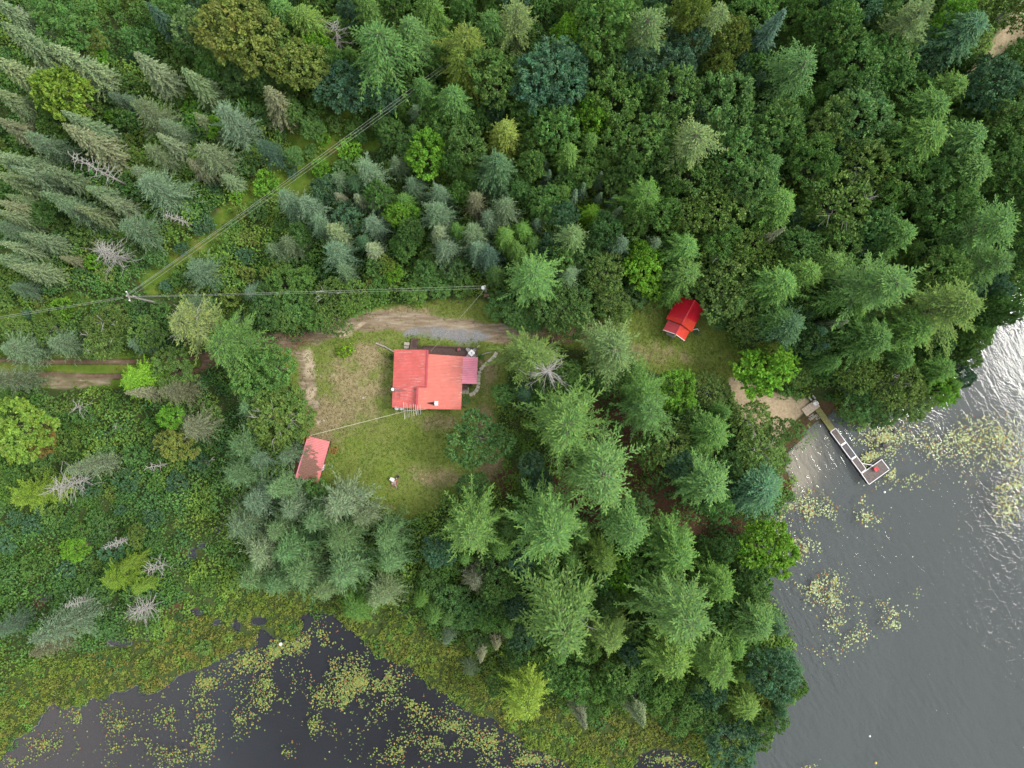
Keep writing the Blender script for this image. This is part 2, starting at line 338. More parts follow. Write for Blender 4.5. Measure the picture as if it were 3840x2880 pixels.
def build_ground():
    X0, X1, Y0, Y1, st = -112, 112, -88, 88, .5
    xs = np.arange(X0, X1 + .01, st); ys = np.arange(Y0, Y1 + .01, st)
    # widening rows out to the horizon
    ext = np.array([4, 10, 20, 40, 80, 160, 320, 640, 1200.])
    xs = np.concatenate([X0 - ext[::-1], xs, X1 + ext]); ys = np.concatenate([Y0 - ext[::-1], ys, Y1 + ext])
    gx, gy = np.meshgrid(xs, ys); ny, nx = gx.shape; x = gx.ravel(); y = gy.ravel()
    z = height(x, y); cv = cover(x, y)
    idx = np.arange(nx * ny).reshape(ny, nx)
    F = np.stack([idx[:-1, :-1], idx[:-1, 1:], idx[1:, 1:], idx[1:, :-1]], -1).reshape(-1, 4)
    fc = [c[F].mean(1) for c in cv]; lawn, dry, dirt, sand, gravel, meadow, needle, bedv, pale = fc
    cls = np.zeros(len(F), int)                       # 0 forest ground
    cls[lawn > .5] = 1; cls[meadow > .5] = 5; cls[dirt > .5] = 2; cls[gravel > .5] = 2; cls[sand > .4] = 3; cls[bedv > .5] = 4
    names = ['ground', 'lawn', 'driveway', 'beach', 'lake_bed', 'grass_clearing']
    co = np.stack([x, y, z], 1)
    for k, nm in enumerate(names):
        f = F[cls == k]
        if not len(f): continue
        u, inv = np.unique(f, return_inverse=True); inv = inv.reshape(f.shape)
        me = bpy.data.meshes.new(nm); me.vertices.add(len(u)); me.vertices.foreach_set('co', co[u].astype(np.float32).ravel())
        me.loops.add(f.size); me.loops.foreach_set('vertex_index', inv.astype(np.int32).ravel())
        me.polygons.add(len(f)); me.polygons.foreach_set('loop_start', np.arange(0, f.size, 4, dtype=np.int32))
        me.polygons.foreach_set('use_smooth', np.ones(len(f), bool))
        me.update(calc_edges=True)
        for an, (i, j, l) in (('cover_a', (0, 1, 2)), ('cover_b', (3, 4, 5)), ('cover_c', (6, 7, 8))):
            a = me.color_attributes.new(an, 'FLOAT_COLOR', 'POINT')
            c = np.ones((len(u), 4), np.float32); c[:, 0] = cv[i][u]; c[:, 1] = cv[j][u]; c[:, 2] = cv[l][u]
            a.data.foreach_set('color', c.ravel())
        me.materials.append(GM); o = bpy.data.objects.new(nm, me); col.objects.link(o)
        tag(o, {'ground': 'dark forest ground under the trees and undergrowth', 'lawn': 'patchy green and dry tan lawn around the red roofed house', 'driveway': 'brown dirt driveway curving past the house with a grey gravel patch',
                'beach': 'pale sandy beach and sandy clearings beside the trees', 'lake_bed': 'sand and dark silt under the water, pond paler leftwards with a painted cloud reflection', 'grass_clearing': 'bright mossy grass strips under the power line'}[nm], {'lake_bed': 'lake bed', 'grass_clearing': 'grass clearing'}.get(nm, nm), kind='structure')
build_ground()

# ---- water
def water_mat(name, tint, sc, strength, rz, rough):
    m, n, b, o = newmat(name); n.nodes.remove(b)
    g = N(n, 'ShaderNodeBsdfGlossy'); g.inputs['Roughness'].default_value = rough; g.inputs['Color'].default_value = (1, 1, 1, 1)
    t = N(n, 'ShaderNodeBsdfTransparent'); t.inputs['Color'].default_value = (*tint, 1)
    fr = N(n, 'ShaderNodeFresnel'); fr.inputs['IOR'].default_value = 1.36
    mx = N(n, 'ShaderNodeMixShader')
    a = noise(n, sc, 2, .45, sx=.40, sy=1.6, rz=math.radians(-14), dist=.5); a2 = noise(n, sc * .34, 2, .45, sx=.5, sy=1.6, rz=rz, dist=.8)
    calm = ramp(n, noise(n, .03, 2, .5), [(.4, (.25, .25, .25)), (.6, (1, 1, 1))])
    hsum = N(n, 'ShaderNodeMath', operation='MULTIPLY_ADD'); n.links.new(a2, hsum.inputs[0]); hsum.inputs[1].default_value = 2.0; n.links.new(a, hsum.inputs[2])
    hm = N(n, 'ShaderNodeMath', operation='MULTIPLY'); n.links.new(hsum.outputs[0], hm.inputs[0]); n.links.new(calm, hm.inputs[1])
    bp = N(n, 'ShaderNodeBump'); bp.inputs['Strength'].default_value = strength; bp.inputs['Distance'].default_value = .16; n.links.new(hm.outputs[0], bp.inputs['Height'])
    n.links.new(bp.outputs[0], g.inputs['Normal']); n.links.new(bp.outputs[0], fr.inputs['Normal'])
    n.links.new(fr.outputs[0], mx.inputs[0]); n.links.new(t.outputs[0], mx.inputs[1]); n.links.new(g.outputs[0], mx.inputs[2]); n.links.new(mx.outputs[0], o.inputs[0])
    return m
def sheet(name, x0, x1, y0, y1, mat, label, cat):
    me = bpy.data.meshes.new(name); me.from_pydata([(x0, y0, 0), (x1, y0, 0), (x1, y1, 0), (x0, y1, 0)], [], [(0, 1, 2, 3)]); me.materials.append(mat)
    o = bpy.data.objects.new(name, me); col.objects.link(o); tag(o, label, cat, kind='structure')
sheet('lake_water', 34, 1300, -1300, 40, water_mat('lake_surface', (.80, .82, .81), 2.0, .34, math.radians(-56), .06), 'grey rippled lake water along the right side', 'water')
sheet('pond_water', -1300, 34, -1300, -20, water_mat('pond_surface', (.55, .55, .60), 1.6, .08, math.radians(10), .05), 'dark still pond water along the bottom', 'water')
# ------------------------------------------------------------------ foliage materials
def leaf_mat(name, rough=.6, trans=.25, spec=.18):
    m, n, b, o = newmat(name)
    oi = N(n, 'ShaderNodeObjectInfo'); at = N(n, 'ShaderNodeAttribute'); at.attribute_name = 'tint'
    c = mixc(n, 1.0, oi.outputs['Color'], at.outputs['Color'], 'MULTIPLY')
    n.links.new(c, b.inputs['Base Color']); b.inputs['Roughness'].default_value = rough; b.inputs['Specular IOR Level'].default_value = spec
    t = N(n, 'ShaderNodeBsdfTranslucent'); n.links.new(c, t.inputs['Color'])
    x = N(n, 'ShaderNodeMixShader'); x.inputs[0].default_value = trans
    n.links.new(b.outputs[0], x.inputs[1]); n.links.new(t.outputs[0], x.inputs[2]); n.links.new(x.outputs[0], o.inputs[0]); return m
LEAF = leaf_mat('broad_leaves'); NEED = leaf_mat('needles', .65, .16, .14)
BARK = simple('bark', (.12, .095, .075), .9, .4, 6, bmp=.4)
DEAD = simple('bleached_wood', (.33, .315, .29), .8, .25, 5)
GREYW = simple('weathered_wood', (.30, .28, .26), .85, .3, 5)

def jit(n, r, a=.14, hue=.08):
    t = 1 + a * r.standard_normal((n, 1)); h = 1 + hue * r.standard_normal((n, 3)) * np.array([1, .4, 1])
    return np.clip(t * h, .4, 1.8)

def conifer(seed, h, r, dz, per, z0=.12, up=.25, droop=.35, tw=1.2, tstep=.32, L=.34, W=.12, prof=1.0, irregular=.15, tip=(1.25, 1.15, .8), flat=.35, top_round=0, skip=0.0):
    """crown of branches set in whorls round a trunk; also returns the branch lines"""
    R = np.random.default_rng(seed); Pn = []; Dn = []; Nn = []; Ln = []; Wn = []; Tn = []; lines = []
    z = h * z0; ph = R.random() * 6
    sect = 1 + irregular * .9 * np.sin(np.arange(5) * 1.9 + R.random(5) * 6)
    while z < h - .25:
        t = (z - h * z0) / (h * (1 - z0))
        base = r * ((1 - t) ** prof); base = base if not top_round else base * 1.0
        if t < .18: base *= .7 + t / .6
        for k in range(per):
            ph += 2.399 + R.normal() * .15
            if R.random() < skip: continue
            bl = max(.25, base * sect[int((ph % (2 * PI)) / (2 * PI) * 5) % 5] * (1 + irregular * R.normal()))
            bl = min(bl, r * 1.25); zb = z + R.normal() * dz * .3
            c, s = math.cos(ph), math.sin(ph); side = np.array([-s, c, 0.]); outv = np.array([c, s, 0.])
            upb = up + .55 * t * abs(up) + R.normal() * .07
            u = np.linspace(0, 1, 7)
            line = outv * (u * bl)[:, None] + np.array([0, 0, 1.]) * (zb + upb * u * bl - droop * u ** 2 * bl)[:, None] + side * (R.normal() * .12 * bl * u ** 2)[:, None]
            if bl > 1.0: lines.append((line, bl))
            def at(q):
                q = np.asarray(q); i = np.clip((q * 6).astype(int), 0, 5); f = (q * 6 - i)[:, None]
                return line[i] * (1 - f) + line[i + 1] * f, nrm(line[i + 1] - line[i])
            # side twigs
            us = np.arange(.16 if bl > 1.5 else .1, 1.0, tstep / bl); us = us + R.normal(0, .02, len(us))
            if len(us) == 0: us = np.array([.5])
            for sg in (-1, 1):
                p0, d0 = at(np.clip(us, 0, .999))
                tl = tw * np.clip((1.12 - us), .15, 1) * np.clip(us * 4, .4, 1) * (.75 + .5 * R.random(len(us))) * min(1, bl / 2.0 + .25)
                dirv = nrm(d0 * .75 + side * sg * (.75 + .2 * R.normal(size=(len(us), 1))) + np.array([0, 0, -.12 * (droop > .3)]))
                for q in range(len(us)):
                    m = max(1, int(tl[q] / (L * .62))); f = (np.arange(m) / m)[:, None]
                    p = p0[q] + dirv[q] * tl[q] * f
                    d = nrm(dirv[q] + R.normal(0, .28, (m, 3)) * np.array([1, 1, .7]))
                    Pn.append(p); Dn.append(d); Nn.append(nrm(np.array([0, 0, 1.]) + R.normal(0, flat, (m, 3))))
                    Ln.append(L * (.8 + .5 * R.random(m))); Wn.append(W * (.8 + .5 * R.random(m)))
                    q2 = np.clip(us[q] * .6 + .4 * f[:, 0] + .15 * R.normal(), 0, 1)[:, None] ** 2
                    Tn.append((1 - q2) + q2 * np.array(tip))
            m = max(2, int(bl / (L * .55))); uu = np.linspace(.1, 1, m); p, d = at(np.clip(uu, 0, .999))
            Pn.append(p); Dn.append(nrm(d + R.normal(0, .2, (m, 3)))); Nn.append(nrm(np.array([0, 0, 1.]) + R.normal(0, flat, (m, 3))))
            Ln.append(np.full(m, L * 1.15)); Wn.append(np.full(m, W * 1.1)); q2 = (uu ** 2)[:, None]; Tn.append((1 - q2) + q2 * np.array(tip))
        z += dz * (1.0 if t < .7 else .75)
    # leader
    m = 10; Pn.append(np.stack([np.zeros(m), np.zeros(m), h - .6 + np.linspace(0, .55, m)], 1)); a = R.random(m) * 6.28
    Dn.append(nrm(np.stack([np.cos(a), np.sin(a), np.full(m, .8)], 1))); Nn.append(np.tile([0., 0, 1], (m, 1))); Ln.append(np.full(m, L)); Wn.append(np.full(m, W)); Tn.append(np.tile(tip, (m, 1)))
    p, d, nn = map(np.concatenate, (Pn, Dn, Nn)); L_, W_ = np.concatenate(Ln), np.concatenate(Wn); T = np.concatenate(Tn)
    return kites(p, d, nn, L_, W_), T * jit(len(p), R), lines

def broadleaf(seed, h, r, nl=22, L=.36, W=.30, dens=26, squash=.8, lobe=.34, z0=.45, rough=.55, yellow=.25, tuft=.5):
    """irregular crown of lobes, each lobe bristling with outward tufts of leaves"""
    R = np.random.default_rng(seed); cz = h - r * squash * .95; C = []; rad = []; ecc = 1 + .22 * np.sin(np.arange(6) + R.random(6) * 6)
    for k in range(nl):
        f = (k + .5) / nl; el = math.asin(1 - f * 1.25); az = k * 2.399 + R.normal() * .35
        e = ecc[int((az % (2 * PI)) / (2 * PI) * 6) % 6]
        rr = r * (1 - lobe) * e * (1 + .14 * R.normal()); lr = r * lobe * (.6 + .65 * R.random())
        C.append([rr * math.cos(el) * math.cos(az), rr * math.cos(el) * math.sin(az), cz + rr * squash * math.sin(el) + .12 * r * R.normal()]); rad.append(lr)
    C.append([0, 0, cz - .1 * r]); rad.append(r * .58)
    C = np.array(C); rad = np.array(rad); Pn = []; Dn = []; Nn = []; Tn = []
    for k in range(len(C)):
        nt_ = max(6, int(4 * PI * rad[k] ** 2 / (tuft * tuft) * .55)); v = nrm(R.normal(size=(nt_, 3))); v = v[v[:, 2] > -.35]
        per = max(4, int(dens * tuft * tuft * 2.2)); nt_ = len(v)
        t = R.random((nt_, per, 1)); up_ = .35
        ax = nrm(v + np.array([0, 0, up_]) * 0 + R.normal(0, .25, v.shape))
        base = C[k] + v * rad[k] * (.80 + .15 * R.random((nt_, 1)))
        p = base[:, None] + ax[:, None] * t * tuft * 1.15 + R.normal(0, 1, (nt_, per, 3)) * tuft * .34 * (1.1 - t)
        lt = (1 + .13 * R.normal(size=(nt_, 1, 1))) * (1 + R.normal(size=(nt_, 1, 3)) * np.array([.07, .02, .08])) * (1 + .07 * R.normal())
        y_ = t ** 2 * yellow; T = lt * (1 - y_ + y_ * np.array([1.5, 1.32, .85]))
        d = nrm(ax[:, None] * .9 + R.normal(0, .5, p.shape)); nn = nrm(v[:, None] * .5 + np.array([0, 0, .9]) + R.normal(0, rough, p.shape))
        p = p.reshape(-1, 3); T = np.broadcast_to(T, d.shape).reshape(-1, 3); d = d.reshape(-1, 3); nn = nn.reshape(-1, 3)
        dist = np.linalg.norm(p[:, None] - C[None], axis=2) / rad[None]; dist[:, k] = 9; keep = dist.min(1) > .8
        Pn.append(p[keep]); Dn.append(d[keep]); Nn.append(nn[keep]); Tn.append(T[keep])
    p, d, nn, T = map(np.concatenate, (Pn, Dn, Nn, Tn)); nn = nrm(nn - d * (nn * d).sum(1, keepdims=True)); m = len(p)
    lines = []
    for k in range(0, nl, 2):
        a = np.array([0, 0, h * z0 * .75]); u = np.linspace(0, 1, 5)[:, None]
        lines.append((a * (1 - u) + C[k] * u + np.array([0, 0, 1.]) * (u * (1 - u)) * r * .25, r))
    return kites(p - d * L * .4, d, nn, L * (.7 + .6 * R.random(m)), W * (.7 + .6 * R.random(m))), T * jit(m, R, .10, .06), lines

def trunk_mesh(name, h, rb, lines, mat, limbs=True, step=1, lean=0):
    b = MB(); b.tube([(0, 0, -.4), (0, 0, h * .3), (0, 0, h * .7), (0, 0, h * .98)], [rb * 1.25, rb, rb * .6, .03], 7)
    if limbs:
        for line, bl in lines[::step]:
            b.tube([tuple(q) for q in line[[0, 2, 4] if len(line) > 5 else [0, 2, 3]]], [min(.09, .022 * bl + .02), .04, .02], 4, cap=False)
    me = bpy.data.meshes.new(name); me.from_pydata(b.v, [], b.f); me.materials.append(mat); me.update(); return me

SPEC = {}
def spec(code, kind, cat, h, r, maker, n, mat, rb, step=1, bark=BARK):
    vs = []
    for i in range(n):
        V, T, lines = maker(100 * ord(code[0]) + 10 * ord(code[-1]) + i)
        vs.append((big_mesh(kind + '_crown', V, T, mat), trunk_mesh(kind + '_trunk', h, rb, lines, bark, True, step)))
    SPEC[code] = dict(kind=kind, cat=cat, h=h, r=r, vs=vs)
spec('S', 'spruce_tree', 'spruce', 13, 2.5, lambda s: conifer(s, 13, 2.5, .42, 9, .08, .02, .28, .75, .26, .34, .17, .85, .16, (1.25, 1.22, 1.12), .3), 6, NEED, .17, 2)
spec('F', 'tamarack_tree', 'tamarack', 12, 3.0, lambda s: conifer(s, 12, 3.0, .48, 8, .1, .22, .22, .95, .30, .36, .085, .75, .28, (1.2, 1.18, 1.1), .7), 4, NEED, .15, 2)
spec('P', 'white_pine', 'pine', 20, 6, lambda s: conifer(s, 20, 6.0, .85, 7, .22, .32, .30, 1.75, .36, .50, .17, .62, .30, (1.38, 1.24, .82), .35, skip=.10), 7, NEED, .34, 1)
spec('Q', 'white_pine', 'pine', 20, 6, lambda s: conifer(s, 20, 6.0, 1.05, 6, .25, .18, .42, 2.1, .40, .46, .20, .50, .36, (1.3, 1.2, .85), .5, skip=.16), 3, NEED, .34, 1)
spec('H', 'hemlock_tree', 'hemlock', 16, 4.6, lambda s: conifer(s, 16, 4.6, .58, 9, .18, .22, .40, 1.25, .31, .40, .17, .48, .16, (1.28, 1.2, .85), .5), 5, NEED, .26, 2)
spec('D', 'broadleaf_tree', 'leafy tree', 12, 4.2, lambda s: broadleaf(s, 12, 4.2, 18 + 3 * (s % 3), .38, .22, 36, .85, .42 - .03 * (s % 3), tuft=.70), 5, LEAF, .22)
spec('M', 'maple_tree', 'maple', 10, 4.2, lambda s: broadleaf(s, 10, 4.2, 40, .42, .28, 30, .72, .26, rough=.7, yellow=.45, tuft=.6), 3, LEAF, .2)
spec('O', 'birch_tree', 'birch', 9, 3.2, lambda s: broadleaf(s, 9, 3.2, 20, .30, .18, 40, .8, .38, rough=.8, tuft=.42), 4, LEAF, .13, 1, DEAD)
spec('U', 'shrub', 'shrub', 3, 1.8, lambda s: broadleaf(s, 3, 1.8, 12, .32, .22, 34, .8, .42, z0=.2, tuft=.42), 4, LEAF, .06)

COLS = {  # name -> (colour, word)
 's': ((.165, .230, .120), 'grey-green'), 'b': ((.140, .222, .125), 'sage green'), 'o': ((.185, .205, .120), 'brownish grey'), 't': ((.070, .140, .095), 'dark teal'),
 'g': ((.110, .228, .055), 'mid green'), 'l': ((.108, .225, .068), 'light green'), 'y': ((.175, .255, .058), 'yellow-green'), 'a': ((.128, .225, .062), 'yellow-tipped green'), 'q': ((.23, .31, .125), 'pale straw green'), 'n': ((.185, .30, .045), 'bright yellow-green'), 'm': ((.15, .33, .035), 'lime green'),
 'f': ((.125, .232, .092), 'soft green'), 'd': ((.092, .195, .055), 'dark green'), 'k': ((.080, .172, .088), 'deep blue-green'), 'v': ((.135, .232, .056), 'olive green'), 'w': ((.195, .26, .055), 'yellow-olive'), 'p': ((.150, .240, .095), 'pale green'), 'r': ((.22, .18, .05), 'orange-tinged')}

